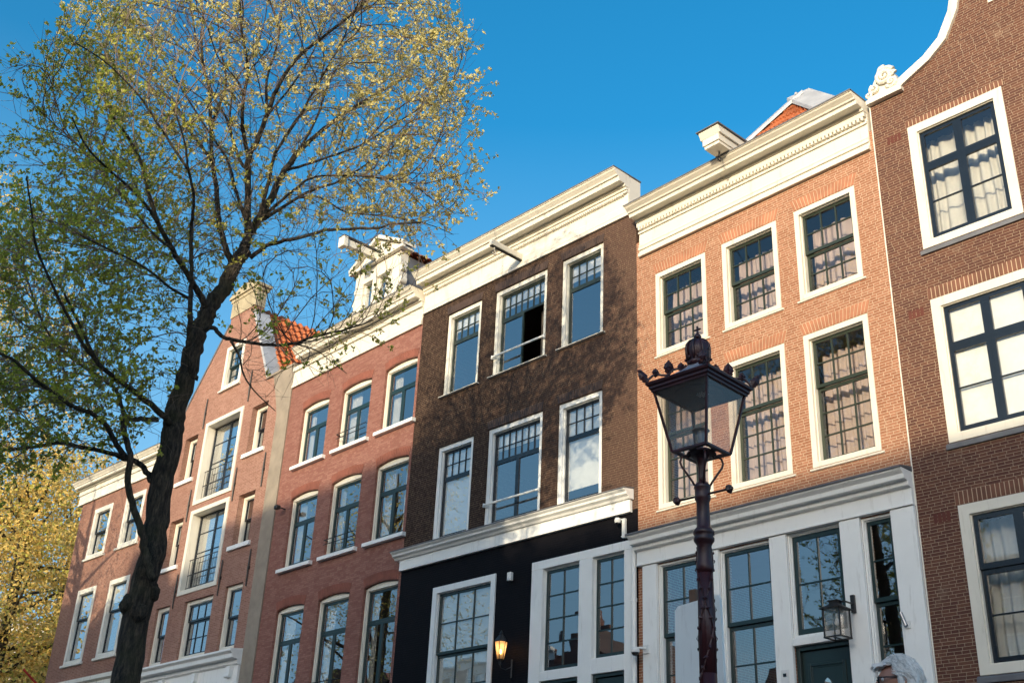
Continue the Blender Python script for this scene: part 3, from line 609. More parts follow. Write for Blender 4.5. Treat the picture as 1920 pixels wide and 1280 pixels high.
# ================================================================ HOUSE B: red brick, cambered windows
B_ = empty('brick_house', 'red brick house with arched three-light windows and a white pedimented dormer above its cornice', 'house', (-20.388, 14.847, 0), R(.34), 'canal houses in a row')
WB = 5.82
cB = [(-5.10, -3.84), (-3.24, -1.95), (-1.38, -.09)]; rB = [(10.64, 12.34), (7.87, 9.80), (4.45, 6.87)]
holes = [(a, b, c, d) for a, b in cB for c, d in rB]+[(-5.3, -.5, .8, 3.4)]
wall(B_, [0, 13.3], const(-WB), const(-.004), holes, BR_B, arches=[(a, b, d, .075) for a, b in cB for c, d in rB])
shell(B_, -WB, 0, 13.4, BR_B, floors=(.8, 3.9, 7.3, 10.2, 13.2))
for r_, (z0, z1) in enumerate(rB):
    for k, (a, b) in enumerate(cB):
        f_ = [.36, .36, .33][r_]
        P = [(0, 1, 1-f_, 1, 1, 1, 0), (0, .5, 0, 1-f_, 1, 1, .0), (.5, 1, 0, 1-f_, 1, 1, .0)]
        wo = window(B_, a, b, z0, z1, P, fr=.058, fb=.05, y=.07, reveal=.06, sash=GREEN, frame=WHITE, st=.052, arch=.075, cur=('pair', [.16, .26, .38][(k*2+r_) % 3]), curmat=CUR_WHITE, sill=(.13, .12, .11, WHITE2), glass=GLASS)
        soldier(B_, a, b, z1+.012, .21, .06, ARCH_B, MORT_B, pitch=.066, arch=.075)
        if (r_, k) in ((0, 1), (1, 1), (2, 1)):
            q = MB()
            for dz in (.28, .40): q.tube([(a+.01, -.05, z0+dz), (b-.01, -.05, z0+dz)], .011, 6)
            for xx in (a+.02, b-.02): q.tube([(xx, -.05, z0+.40), (xx, .06, z0+.40)], .01, 6)
            q.build('guard_rail', IRON, wo)
window(B_, -5.3, -.5, .8, 3.4, [(0, .33, 0, 1, 1, 2, 0), (.33, .66, 0, 1, 1, 2, 0), (.66, 1, 0, 1, 1, 2, 0)], fr=.12, sash=GREEN, frame=WHITE2)
cornice(B_, -WB+.02, -.005, 13.10, 13.72, [(.06, 13.10, 13.20), (.045, 13.20, 13.28), (.09, 13.58, 13.72)], 14.02, .50, WHITE, cx0=-5.32)
# dormer
dm = MB(); ax0, ax1 = -3.22, -1.22
def fr(m, x0, x1, z0, z1, y0, y1): m.box(x0, x1, y0, y1, z0, z1)
fr(dm, ax0, -2.86, 13.9, 15.72, 0, .25); fr(dm, -2.42, -2.24, 13.9, 15.30, 0, .25); fr(dm, -1.80, ax1, 13.9, 15.72, 0, .25); fr(dm, -2.86, -1.80, 15.30, 15.72, 0, .25); fr(dm, -2.86, -2.42, 13.9, 14.3, 0, .25); fr(dm, -2.24, -1.80, 13.9, 14.3, 0, .25)
dm.prism([(ax0-.16, 15.72), (ax1+.16, 15.72), (ax1+.16, 15.80), (-2.22, 16.42), (ax0-.16, 15.80)], -.03, .3)
for s in (0, 1):
    xa, xb = (ax0-.22, -2.22) if s == 0 else (ax1+.22, -2.22)
    dm.prism([(xa, 15.80), (xb, 16.45), (xb, 16.56), (xa, 15.90)][::(1 if s == 0 else -1)], -.14, .3)
dm.box(ax0-.20, ax1+.20, -.13, -.031, 15.72, 15.81)
for s, xx in ((-1, ax0), (1, ax1)):   # scrolled cheek pieces
    for (dx, z, r_) in ((.02, 15.2, .05), (.04, 14.85, .06), (.07, 14.5, .08)):
        c = MB(); dm.prism([(xx+s*dx+r_*math.cos(t)*1.0, z+r_*1.6*math.sin(t)) for t in np.linspace(0, 2*PI, 12, endpoint=False)], .02, .2)
do = dm.build('dormer', WHITE, B_, bevel=.004)
g = MB(); g.box(-2.86, -2.42, .12, .13, 14.3, 15.3); g.box(-2.24, -1.80, .12, .13, 14.3, 15.3); g.build('pane', GLASS_FLAT, do)
g = MB(); 
for xx in (-2.84, -2.44, -2.22, -1.82): g.box(xx-.02, xx+.02, .08, .15, 14.3, 15.3)
g.build('sash', WHITE_OLD, do)
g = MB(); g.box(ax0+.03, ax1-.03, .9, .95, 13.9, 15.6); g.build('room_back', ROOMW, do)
g = MB(); g.box(ax1-.06, ax1-.0, .251, 3.0, 13.9, 15.62); g.build('dormer_cheek', LEAD, do); g = MB(); g.box(ax0, ax0+.06, .251, 3.0, 13.9, 15.62); g.build('dormer_cheek', LEAD, do)
g = MB(); pantiles(g, (-2.22, .3, 16.45), (-2.22, 3.4, 16.45), (ax1+.2, .3, 15.66), (ax1+.2, 3.4, 15.66), 4, 14, .025, .03); pantiles(g, (-2.22, .3, 16.45), (-2.22, 3.4, 16.45), (ax0-.2, .3, 15.66), (ax0-.2, 3.4, 15.66), 4, 14, .025, .03); g.build('dormer_roof', TILE, do)
hb = MB(); hb.box(-2.31, -2.13, -1.10, .0, 15.76, 15.96); hb.box(-2.35, -2.09, -1.24, -1.10, 15.70, 16.00); ho = hb.build('hoist_beam', WHITE, B_, bevel=.012)
q = MB(); q.box(-2.36, -2.08, -1.25, .0, 16.001, 16.02); q.build('flashing', LEAD, ho)
q = MB(); q.tube([(-2.22, -1.0+.05*math.sin(t), 15.69+.05*math.cos(t)) for t in np.linspace(0, 6.2, 14)], .016, 6); q.build('hook', WHITE, ho, smooth=True)
rf = MB(); pantiles(rf, (-WB, 4.6, 16.6), (0, 4.6, 16.6), (-WB, .6, 13.75), (0, .6, 13.75), 14, 26); rf.build('roof', TILE, B_)
rf = MB(); rf.box(-WB+.02, -.02, .31, 8.9, 13.3, 13.45); rf.build('roof_deck', LEAD, B_)

# ================================================================ HOUSE G: warehouse with spout gable
G_ = empty('warehouse', 'old red brick warehouse with pointed spout gable, white hoist doors and iron wall ties', 'house', (-26.209, 14.813, 0), R(1.0), 'canal houses in a row')
WG = 6.93; gx = -3.62
hG = [(-4.64, -2.70, 10.80, 13.22), (-4.64, -2.70, 8.09, 10.42)]
sG = []
for (z0, z1) in ((11.68, 13.12), (8.98, 10.44)):
    sG += [(-6.00, -5.22, z0, z1), (-2.08, -1.22, z0, z1)]
lG = [(-5.95, -5.12, 6.12, 7.80), (-4.24, -2.66, 6.12, 7.76), (-2.05, -1.15, 6.12, 7.86)]
att = (-4.22, -3.12, 14.25, 15.72)
holes = hG+sG+lG+[att]
def elG(z):
    if z <= 13.55: return -WG
    if z < 16.55: return -WG+.05+(z-13.55)/(16.55-13.55)*(WG-.05+gx-.72)
    return gx-.72
def erG(z):
    if z <= 13.83: return -.004
    if z < 16.55: return -1.45+(z-13.83)/(16.55-13.83)*(gx+.72+1.45)
    return gx+.72
wall(G_, [0, 13.55, 13.551, 13.83, 13.831, 16.55, 17.35], elG, erG, holes, BR_G)
shell(G_, -WG, 0, 13.3, BR_G, floors=(3.3, 5.9, 8.5, 11.2, 13.3))
coping(G_, [(-WG-.0, 13.56), (gx-.74, 16.60)], .05, -.02, .36, LEAD, up=.03)
coping(G_, [(gx+.74, 16.60), (-1.44, 13.86)], .04, -.03, .50, ZINC, up=.05)
m = MB(); m.box(-1.46, .0, -.06, .60, 13.832, 13.90); m.build('shoulder_cap', RENDER, G_); RENDER2 = flat('yellow_stone', (.42, .36, .24), .8, .3, dirt=(.2, .17, .12, .5)); m = MB(); m.box(gx-.745, gx+.745, -.025, .32, 16.80, 17.348); m.box(gx-.80, gx+.80, -.05, .37, 17.35, 17.47); m.box(gx-.87, gx+.87, -.10, .42, 17.47, 17.56); m.prism([(gx-.87, 17.56), (gx+.87, 17.56), (gx, 17.82)], -.10, .42); m.build('gable_cap', RENDER2, G_)
m = MB(); m.prism([(-.60, 0), (-.002, 0), (-.002, 13.83), (-1.1, 13.83), (-.85, 13.2), (-.62, 12.5)], -.035, -.001); m.build('rendered_strip', RENDER, G_)
for (a, b, c, d) in hG:   # deep white reveals round the hoist doors
    m = MB(); ring(m, a-.13, b+.13, c-.10, d+.10, .13, .10, .10, -.03, -.001); ring(m, a+.002, b-.002, c+.002, d-.002, .02, .02, .02, -.029, .29)
    ho = m.build('hoist_door', WHITE, G_)
    s = MB(); ring(s, a+.025, b-.025, c+.025, d-.025, .06, .08, .06, .24, .29); s.box((a+b)/2-.04, (a+b)/2+.04, .24, .288, c+.1, d-.08)
    for k in (1, 2, 3): z_ = c+(d-c)*k/4; s.box(a+.08, b-.08, .25, .28, z_-.015, z_+.015)
    s.build('sash', BLACKB, ho); g = MB(); g.box(a+.05, b-.05, .262, .268, c+.05, d-.05); g.build('pane', GLASS, ho)
    cc = MB(); cc.box(a+.1, a+.7, .40, .41, c, d); cc.build('curtain', CUR_WHITE, ho)
    q = MB()
    for dz in (.12, .5, .95): q.tube([(a+.03, .12, c+dz), (b-.03, .12, c+dz)], .013, 6)
    for k in range(13): xx = a+.06+(b-a-.12)*k/12; q.tube([(xx, .12, c+.12), (xx, .12, c+.95)], .007, 5)
    q.build('guard_rail', IRON, ho)
for (a, b, c, d) in sG:
    window(G_, a, b, c, d, panels_sash(1, 1, 1), fr=.10, y=.17, reveal=.05, sash=BLACKB, frame=WHITE, st=.04)
    q = MB(); q.run(a-.14, b+.14, [(-.07, c-.13), (-.07, c-.01), (.16, c+.012), (.16, c-.13)]); q.build('sill', WHITE2, G_, bevel=.006)
for i, (a, b, c, d) in enumerate(lG):
    window(G_, a, b, c, d, panels_sash(3 if i == 1 else 1, 1, 2 if i == 1 else 1), fr=.10, y=.08, reveal=.05, sash=BLACKB, frame=WHITE, st=.045)
window(G_, *att, panels_sash(2, 2, 2), fr=.13, y=-.02, reveal=.10, sash=GREEN, frame=WHITE_OLD, sill=(.06, .08, .08, WHITE_OLD))
for (x, z) in ((-.92, 10.95), (-2.42, 10.85), (-5.0, 10.75), (-.95, 8.20), (-2.40, 8.15), (-4.90, 8.15), (-2.4, 13.9), (-4.95, 13.7)):
    q = MB(); q.tube([(x, -.03, z-.5), (x+.01, -.045, z), (x, -.03, z+.5)], [.016, .024, .016], 6); q.box(x-.03, x+.03, -.05, -.001, z-.04, z+.04); q.build('wall_tie', IRON, G_)
# shop front
m = MB(); m.box(-6.6, -.62, -.10, -.002, 4.0, 5.62)
m.run(-6.72, -.60, [(-.10, 5.62), (-.16, 5.66), (-.17, 5.76), (-.32, 5.78), (-.33, 5.88), (-.40, 5.94), (-.40, 5.99), (-.002, 6.05), (-.002, 5.62)])
m.box(-6.6, -.62, -.135, -.101, 4.0, 4.12)
for x in (-6.4, -4.5, -2.7, -.92):
    m.box(x-.10, x+.10, -.22, -.101, 5.34, 5.60); m.tube([(x-.10, -.20, 5.36), (x+.10, -.20, 5.36)], .05, 8); m.box(x-.08, x+.08, -.15, -.101, 4.8, 5.34)
m.build('shop_front', WHITE2, G_, bevel=.004)
m = MB(); m.box(-6.6, -.62, -.08, -.003, 0, 3.998); m.build('shop_base', GREEN, G_)
rf = MB()
pantiles(rf, (gx+.3, .42, 17.0), (gx+.3, 9, 17.0), (-1.28, .42, 13.86), (-1.28, 9, 13.86), 12, 36, .045, .05)
rf.box(-1.3, -.02, .31, 9, 13.6, 13.82)
pantiles(rf, (gx, .36, 16.85), (gx, 9, 16.85), (-WG, .36, 13.1), (-WG, 9, 13.1), 15, 34, .035, .045)
rf.build('roof', TILE, G_)

# ================================================================ HOUSE A: last house, left
A_ = empty('brick_house', 'weathered brick corner house with flaking cream cornice, farthest left beyond the tree', 'house', (-33.146, 14.692, 0), R(2.2), 'canal houses in a row')
WA = 5.85
cA = [(-4.72, -3.40), (-2.48, -1.16)]; rA = [(10.24, 11.97), (6.76, 9.18)]
holes = [(a, b, c, d) for a, b in cA for c, d in rA]
wall(A_, [0, 12.6], const(-WA), const(-.004), holes, BR_A)
shell(A_, -WA, 0, 12.7, BR_A, floors=(3.2, 6.4, 9.7, 12.5))
m = MB(); m.box(-WA-.001, -WA+.019, .301, 9, 0, 12.7); m.build('gable_wall', BR_A, A_)
for (z0, z1) in rA:
    for a, b in cA:
        window(A_, a, b, z0, z1, panels_sash(1, 1, 1) if z0 > 9 else [(0, 1, .6, 1, 1, 1, 0), (0, 1, 0, .6, 1, 1, .04)], fr=.15, fb=.10, reveal=.08, sash=BLACKB, frame=WHITE_OLD, st=.045, cur=('blind', .25) if z0 < 9 else None, sill=(.09, .10, .07, WHITE_OLD))
cornice(A_, -WA-.32, .0-.02, 12.36, 12.88, [(.06, 12.36, 12.44), (.08, 12.72, 12.88)], 13.12, .42, WHITE_OLD)
m = MB(); m.run(-WA-.1, -.02, [(-.02, 6.02), (-.12, 6.08), (-.12, 6.2), (-.002, 6.24), (-.002, 6.02)]); m.box(-WA+.05, -.02, -.05, -.002, 5.6, 6.02); m.build('storey_cornice', WHITE_OLD, A_)
m = MB(); m.box(-WA+.05, -.02, -.03, -.002, 0, 5.6); m.build('shop_base', GREEN, A_)
rf = MB(); pantiles(rf, (-WA, 4.6, 15.0), (0, 4.6, 15.0), (-WA, .6, 12.8), (0, .6, 12.8), 10, 26); rf.build('roof', TILE, A_)

# ================================================================ GROUND
def sheet(name, mat, x0, x1, y0, y1, z, label=None):
    m = MB(); m.quad((x0, y0, z), (x1, y0, z), (x1, y1, z), (x0, y1, z)); o = m.build(name, mat); o['kind'] = 'structure'; return o
PAVE = brick('street_clinkers', (.11, .075, .06), (.15, .10, .08), (.07, .06, .05), bw=.2, rh=.1, ms=.006, tone=.3)
def ground_mat():
    m, nt, p, o = newmat('street_paving'); tc = N(nt, 'ShaderNodeTexCoord')
    b = N(nt, 'ShaderNodeTexBrick'); b.inputs['Scale'].default_value = 1; b.inputs['Brick Width'].default_value = .2; b.inputs['Row Height'].default_value = .1; b.inputs['Mortar Size'].default_value = .006
    b.inputs['Color1'].default_value = (.12, .085, .07, 1); b.inputs['Color2'].default_value = (.17, .12, .10, 1); b.inputs['Mortar'].default_value = (.07, .06, .05, 1)
    nt.links.new(tc.outputs['Object'], b.inputs['Vector']); nt.links.new(b.outputs[0], p.inputs['Base Color']); p.inputs['Roughness'].default_value = .8; return m
GM = ground_mat()
sheet('street', GM, -2500, 2500, 4.6, 3000, 0.0)
sheet('opposite_street', GM, -2500, 2500, -3000, -18, 0.0)
m, nt, p, o = newmat('canal_water'); p.inputs['Base Color'].default_value = (.012, .02, .014, 1); p.inputs['Roughness'].default_value = .06; bump(nt, p, noise(nt, 1.4, 4, .6), .35, .05)
sheet('canal_water', m, -2500, 2500, -19.2, 5.2, -1.35)
for y0, y1, lb in ((4.25, 4.6, 'long brick quay wall with stone coping on the near side of the canal'), (-18.0, -17.65, 'long brick quay wall with stone coping across the canal')):
    q = empty('quay_wall', lb, 'quay wall'); m = MB(); m.box(-400, 400, y0, y1, -3, -.18); m.build('wall', BR_B, q); m = MB(); m.box(-400, 400, y0-.06, y1+.25, -.18, .06); m.build('coping', STONE, q)

# ================================================================ ELM TREE
def bark():
    m, nt, p, o = newmat('elm_bark'); tc = N(nt, 'ShaderNodeTexCoord'); mp = N(nt, 'ShaderNodeMapping'); mp.inputs['Scale'].default_value = (9, 9, 2.0)
    nt.links.new(tc.outputs['Object'], mp.inputs[0]); f = noise(nt, 2.6, 9, .78, mp.outputs[0])
    c = ramp(nt, f, [(.40, (.010, .008, .006)), (.51, (.060, .045, .031)), (.66, (.17, .13, .09))])
    g = noise(nt, 1.3, 5, .6); c = mix(nt, ramp(nt, g, [(.5, (0, 0, 0)), (.7, (.55, .55, .55))]), c, (.10, .095, .035))
    nt.links.new(c, p.inputs['Base Color']); p.inputs['Roughness'].default_value = .9; bump(nt, p, f, 1.0, .12); return m
BARK = bark()
TWIG = flat('twig_bark', (.20, .145, .11), .8, .3, bstr=0)
LEAF = [leafmat('leaf_gold', (.80, .70, .30), .25, .45), leafmat('leaf_yellow_green', (.60, .56, .13), .3, .45), leafmat('leaf_green', (.52, .57, .095), .3, .5), leafmat('leaf_dull', (.36, .33, .10), .35, .4)]
LIMBS = [
 ([(-0.17, 0.0, 2.56),(-0.19, 0.01, 3.59),(-0.15, 0.02, 4.21),(-0.19, 0.04, 4.99),(-0.18, 0.06, 5.74),(-0.18, 0.09, 6.21),(-0.13, 0.11, 6.76),(-0.1, 0.14, 7.29),(-0.03, 0.17, 7.65),(0.04, 0.2, 7.95),(0.17, 0.23, 8.29),(0.25, 0.27, 8.66),(0.36, 0.3, 8.98)], 0.1755, 0.0988),
 ([(0.36, 0.3, 8.98),(0.39, 0.37, 9.27),(0.49, 0.48, 9.66),(0.64, 0.62, 10.19),(0.78, 0.78, 10.8),(0.96, 0.96, 11.32),(1.18, 1.15, 11.79),(1.59, 1.36, 12.49),(2.14, 1.57, 13.24),(2.8, 1.8, 14.09)], 0.0792, 0.021),
 ([(0.37, 0.3, 9.23),(0.32, 0.25, 9.44),(0.23, 0.16, 10.1),(0.18, 0.06, 10.41),(0.25, -0.06, 10.61),(0.34, -0.19, 11.08),(0.39, -0.34, 11.36),(0.52, -0.49, 11.73),(0.72, -0.65, 12.05),(1.19, -0.82, 12.61),(1.55, -1.0, 13.05)], 0.0594, 0.0175),
 ([(0.18, 0.1, 10.43),(0.07, -0.01, 10.68),(-0.0, -0.19, 10.85),(-0.04, -0.42, 11.08),(-0.06, -0.68, 11.48),(-0.22, -0.96, 11.82),(-0.35, -1.27, 12.21),(-0.49, -1.6, 12.48)], 0.0363, 0.014),
 ([(0.2, 0.1, 10.21),(0.07, 0.18, 10.4),(-0.09, 0.32, 10.84),(-0.22, 0.48, 11.27),(-0.48, 0.67, 11.78),(-0.65, 0.88, 12.27),(-0.88, 1.1, 12.93),(-1.13, 1.34, 13.86),(-1.41, 1.6, 15.1)], 0.0297, 0.0105),
 ([(0.23, 0.3, 8.69),(0.13, 0.34, 8.85),(0.03, 0.41, 9.12),(-0.09, 0.49, 9.49),(-0.18, 0.59, 10.0),(-0.34, 0.7, 10.63),(-0.47, 0.81, 11.36),(-0.61, 0.93, 12.13),(-0.79, 1.06, 12.7),(-0.92, 1.2, 13.46)], 0.0561, 0.021),
 ([(-0.34, 0.7, 10.63),(-0.52, 0.85, 10.93),(-0.81, 1.11, 11.41),(-1.1, 1.42, 12.02),(-1.43, 1.78, 12.56),(-1.94, 2.17, 13.3),(-2.41, 2.6, 13.91)], 0.033, 0.0105),
 ([(-0.04, 0.1, 7.83),(-0.2, -0.01, 8.0),(-0.35, -0.2, 8.1),(-0.62, -0.43, 8.35),(-0.86, -0.7, 8.57),(-1.08, -0.99, 8.92),(-1.21, -1.3, 9.11),(-1.43, -1.64, 9.25),(-1.64, -2.0, 9.29)], 0.0528, 0.014),
 ([(-0.84, -1.1, 8.34),(-1.05, -1.26, 8.5),(-1.3, -1.52, 8.57),(-1.61, -1.83, 8.62),(-1.8, -2.2, 8.61),(-1.96, -2.6, 8.69)], 0.0264, 0.0084),
 ([(0.46, 0.3, 8.84),(0.62, 0.21, 9.01),(0.77, 0.06, 9.04),(1.12, -0.13, 9.11),(1.44, -0.34, 9.18),(1.84, -0.58, 9.16),(2.13, -0.84, 9.09),(2.27, -1.11, 9.03),(2.63, -1.4, 8.97)], 0.0363, 0.0126),
 ([(0.5, 0.3, 9.49),(0.58, 0.44, 9.64),(0.93, 0.66, 10.15),(1.28, 0.94, 10.65),(1.72, 1.26, 11.13),(2.28, 1.61, 11.93),(2.86, 1.99, 12.77),(3.59, 2.4, 13.82)], 0.033, 0.0084),
 ([(0.57, 0.4, 9.66),(0.7, 0.32, 9.83),(0.93, 0.19, 10.09),(1.11, 0.02, 10.22),(1.42, -0.17, 10.25),(2.03, -0.37, 10.24),(2.65, -0.6, 10.13)], 0.0297, 0.007),
 ([(1.04, 0.6, 10.22),(1.38, 0.69, 10.37),(1.84, 0.85, 10.3),(2.48, 1.04, 10.49),(3.24, 1.26, 10.64),(3.77, 1.5, 10.69)], 0.0198, 0.0056),
 ([(-0.01, -0.3, 6.53),(-0.08, -0.37, 6.66),(-0.17, -0.49, 6.99),(-0.21, -0.64, 7.22),(-0.26, -0.81, 7.53),(-0.31, -1.0, 7.83),(-0.4, -1.2, 8.24),(-0.41, -1.42, 8.37),(-0.45, -1.64, 8.58),(-0.56, -1.89, 8.74),(-0.65, -2.14, 8.95),(-0.81, -2.4, 9.18)], 0.0495, 0.0105),
 ([(-0.26, -0.7, 7.51),(-0.53, -0.86, 7.54),(-0.89, -1.12, 7.64),(-1.36, -1.44, 7.64),(-1.66, -1.8, 7.56)], 0.0231, 0.007),
 ([(0.0, -0.2, 7.33),(0.11, -0.28, 7.34),(0.26, -0.41, 7.17),(0.48, -0.57, 7.08),(0.85, -0.75, 7.01),(1.16, -0.95, 7.0),(1.31, -1.16, 7.01),(1.48, -1.4, 6.99),(1.74, -1.64, 7.0),(2.03, -1.9, 7.07)], 0.0363, 0.0084),
 ([(0.36, -0.6, 7.04),(0.5, -0.71, 6.78),(0.58, -0.9, 6.46),(0.76, -1.13, 6.14),(1.01, -1.4, 5.83)], 0.0198, 0.0056),
 ([(1.13, -1.3, 6.83),(1.39, -1.43, 6.74),(1.62, -1.64, 6.5),(1.77, -1.9, 6.27)], 0.0099, 0.0042),
 ([(-0.21, 0.0, 5.94),(-0.28, -0.09, 6.0),(-0.46, -0.24, 6.08),(-0.71, -0.43, 6.17),(-0.9, -0.64, 6.2),(-1.15, -0.88, 6.26),(-1.26, -1.14, 6.3),(-1.46, -1.41, 6.54),(-1.69, -1.7, 6.79)], 0.0561, 0.014),
 ([(-0.38, -0.3, 5.9),(-0.56, -0.24, 5.9),(-0.74, -0.13, 5.91),(-0.85, -0.0, 6.06),(-0.96, 0.14, 6.34),(-1.14, 0.31, 6.55),(-1.59, 0.48, 6.84),(-1.89, 0.67, 7.11),(-2.18, 0.87, 7.49),(-2.53, 1.08, 8.16),(-2.9, 1.3, 8.96)], 0.0363, 0.0126),
 ([(-0.08, -0.3, 3.83),(-0.21, -0.31, 4.09),(-0.34, -0.32, 4.46),(-0.5, -0.33, 4.74),(-0.6, -0.35, 5.02),(-0.64, -0.36, 5.37),(-0.78, -0.38, 5.7),(-0.77, -0.4, 5.8)], 0.0561, 0.035),
 ([(-0.33, 0.0, 5.14),(-0.35, 0.03, 5.22),(-0.53, 0.08, 5.41),(-0.72, 0.15, 5.46),(-0.89, 0.22, 5.53),(-1.27, 0.3, 5.58),(-1.59, 0.39, 5.63),(-1.9, 0.49, 5.55),(-2.29, 0.59, 5.49),(-2.8, 0.69, 5.39),(-3.35, 0.8, 5.49)], 0.0462, 0.014),
 ([(-0.65, -0.3, 5.3),(-0.73, -0.37, 5.36),(-0.86, -0.47, 5.49),(-0.96, -0.61, 5.59),(-1.14, -0.76, 5.67),(-1.4, -0.93, 5.68),(-1.61, -1.11, 5.74),(-1.82, -1.31, 5.79),(-2.07, -1.52, 5.91),(-2.2, -1.73, 5.88),(-2.57, -1.96, 6.06),(-2.95, -2.2, 6.34)], 0.0396, 0.014),
 ([(-1.14, -1.0, 6.21),(-1.37, -1.2, 6.36),(-1.75, -1.53, 6.79),(-2.06, -1.93, 7.17),(-2.15, -2.39, 7.4),(-2.22, -2.9, 7.58)], 0.0264, 0.0084),
 ([(-0.47, 0.9, 11.42),(-0.39, 1.06, 12.04),(-0.39, 1.32, 12.7),(-0.58, 1.63, 13.55),(-0.74, 2.0, 14.49),(-0.93, 2.4, 15.73)], 0.0297, 0.0098),
 ([(0.9, 1.0, 11.21),(1.17, 1.29, 12.2),(1.37, 1.76, 13.52),(1.73, 2.34, 14.82),(2.36, 3.0, 16.23)], 0.0264, 0.007),
 ([(0.36, 0.3, 8.98),(0.32, 0.42, 9.47),(0.06, 0.63, 10.21),(-0.13, 0.88, 10.83),(-0.61, 1.17, 11.63),(-1.18, 1.49, 12.58),(-1.78, 1.83, 13.59),(-2.31, 2.2, 14.58)], 0.033, 0.0084),
 ([(0.48, 0.3, 9.5),(0.54, 0.13, 10.11),(0.55, -0.15, 10.42),(0.8, -0.5, 10.94),(1.0, -0.89, 11.4),(1.2, -1.33, 11.83),(1.31, -1.8, 12.18)], 0.033, 0.0084),
 ([(0.34, -0.4, 10.93),(0.59, -0.17, 11.62),(0.86, 0.21, 12.63),(1.06, 0.67, 13.87),(1.18, 1.2, 15.22)], 0.0198, 0.007),
 ([(0.8, 0.5, 10.62),(1.28, 0.46, 10.91),(1.91, 0.39, 11.34),(2.54, 0.3, 11.98),(3.19, 0.2, 12.64)], 0.0264, 0.007),
 ([(-0.19, 0.8, 11.43),(-0.23, 1.06, 12.42),(0.01, 1.48, 13.62),(0.07, 2.0, 14.93),(-0.06, 2.6, 16.47)], 0.0198, 0.007),
 ([(-0.61, -0.6, 8.26),(-0.89, -0.45, 8.51),(-1.34, -0.21, 9.07),(-1.82, 0.08, 9.68),(-2.4, 0.42, 10.33),(-2.93, 0.8, 10.64)], 0.0231, 0.007),
 ([(-0.56, -1.8, 8.79),(-1.0, -1.94, 9.25),(-1.32, -2.18, 9.5),(-1.74, -2.47, 9.67),(-2.11, -2.8, 9.63)], 0.0198, 0.007),
 ([(0.34, -0.3, 11.0),(0.25, -0.17, 11.73),(0.32, 0.04, 12.66),(0.3, 0.3, 13.67),(0.23, 0.6, 14.86)], 0.0264, 0.0084),
]
CROWN_MAIN = [(-3.68, 7.48),(-3.28, 8.31),(-2.47, 8.67),(-2.49, 9.24),(-3.24, 9.45),(-3.29, 9.99),(-2.92, 10.42),(-3.17, 11.07),(-2.63, 11.18),(-2.89, 12.07),(-2.44, 12.74),(-1.5, 14.06),(-0.18, 15.0),(1.63, 15.15),(2.56, 14.25),(3.16, 13.73),(3.35, 12.53),(3.54, 11.61),(3.56, 10.68),(3.46, 9.91),(2.93, 9.5),(2.5, 9.62),(2.09, 9.65),(1.35, 9.61),(0.75, 9.33),(0.55, 8.55),(0.23, 8.13),(-0.24, 7.36),(-0.34, 6.69),(-0.73, 6.16),(-1.34, 5.83),(-1.94, 5.87),(-2.67, 5.68),(-3.57, 6.56)]
CROWN_RIGHT = [(0.3, 7.64),(0.54, 8.03),(1.18, 8.42),(1.8, 8.51),(1.97, 8.05),(2.68, 8.06),(2.64, 7.66),(1.95, 7.11),(1.34, 6.27),(0.71, 6.32),(0.26, 6.96)]
CROWN_LOW = [(-3.36, 5.71),(-2.36, 6.03),(-1.58, 6.01),(-0.81, 6.22),(-0.41, 6.68),(-0.17, 6.1),(-0.35, 5.54),(-0.94, 5.45),(-1.75, 4.96),(-2.44, 4.72),(-3.12, 4.76)]

def inpoly(px, pz, poly):
    ins = np.zeros(len(px), bool); n = len(poly)
    for i in range(n):
        x0, z0 = poly[i]; x1, z1 = poly[(i+1) % n]
        c = ((z0 > pz) != (z1 > pz)) & (px < (x1-x0)*(pz-z0)/(z1-z0+1e-12)+x0); ins ^= c
    return ins
def edgedist(px, pz, poly):
    d = np.full(len(px), 1e9); n = len(poly)
    for i in range(n):
        a = np.array(poly[i]); b = np.array(poly[(i+1) % n]); ab = b-a; t = np.clip(((px-a[0])*ab[0]+(pz-a[1])*ab[1])/(ab@ab), 0, 1)
        d = np.minimum(d, np.hypot(px-a[0]-t*ab[0], pz-a[1]-t*ab[1]))
    return d
def attractors(poly, n, dmax, off=0.0):
    P = np.array(poly); lo = P.min(0); hi = P.max(0); px = rng.uniform(lo[0], hi[0], n*3); pz = rng.uniform(lo[1], hi[1], n*3)
    k = inpoly(px, pz, poly); px, pz = px[k][:n], pz[k][:n]; e = np.minimum(edgedist(px, pz, poly)*1.6+.35, dmax)
    w_ = off+rng.uniform(-1, 1, len(px))*e; return np.stack([px, w_, pz], 1)
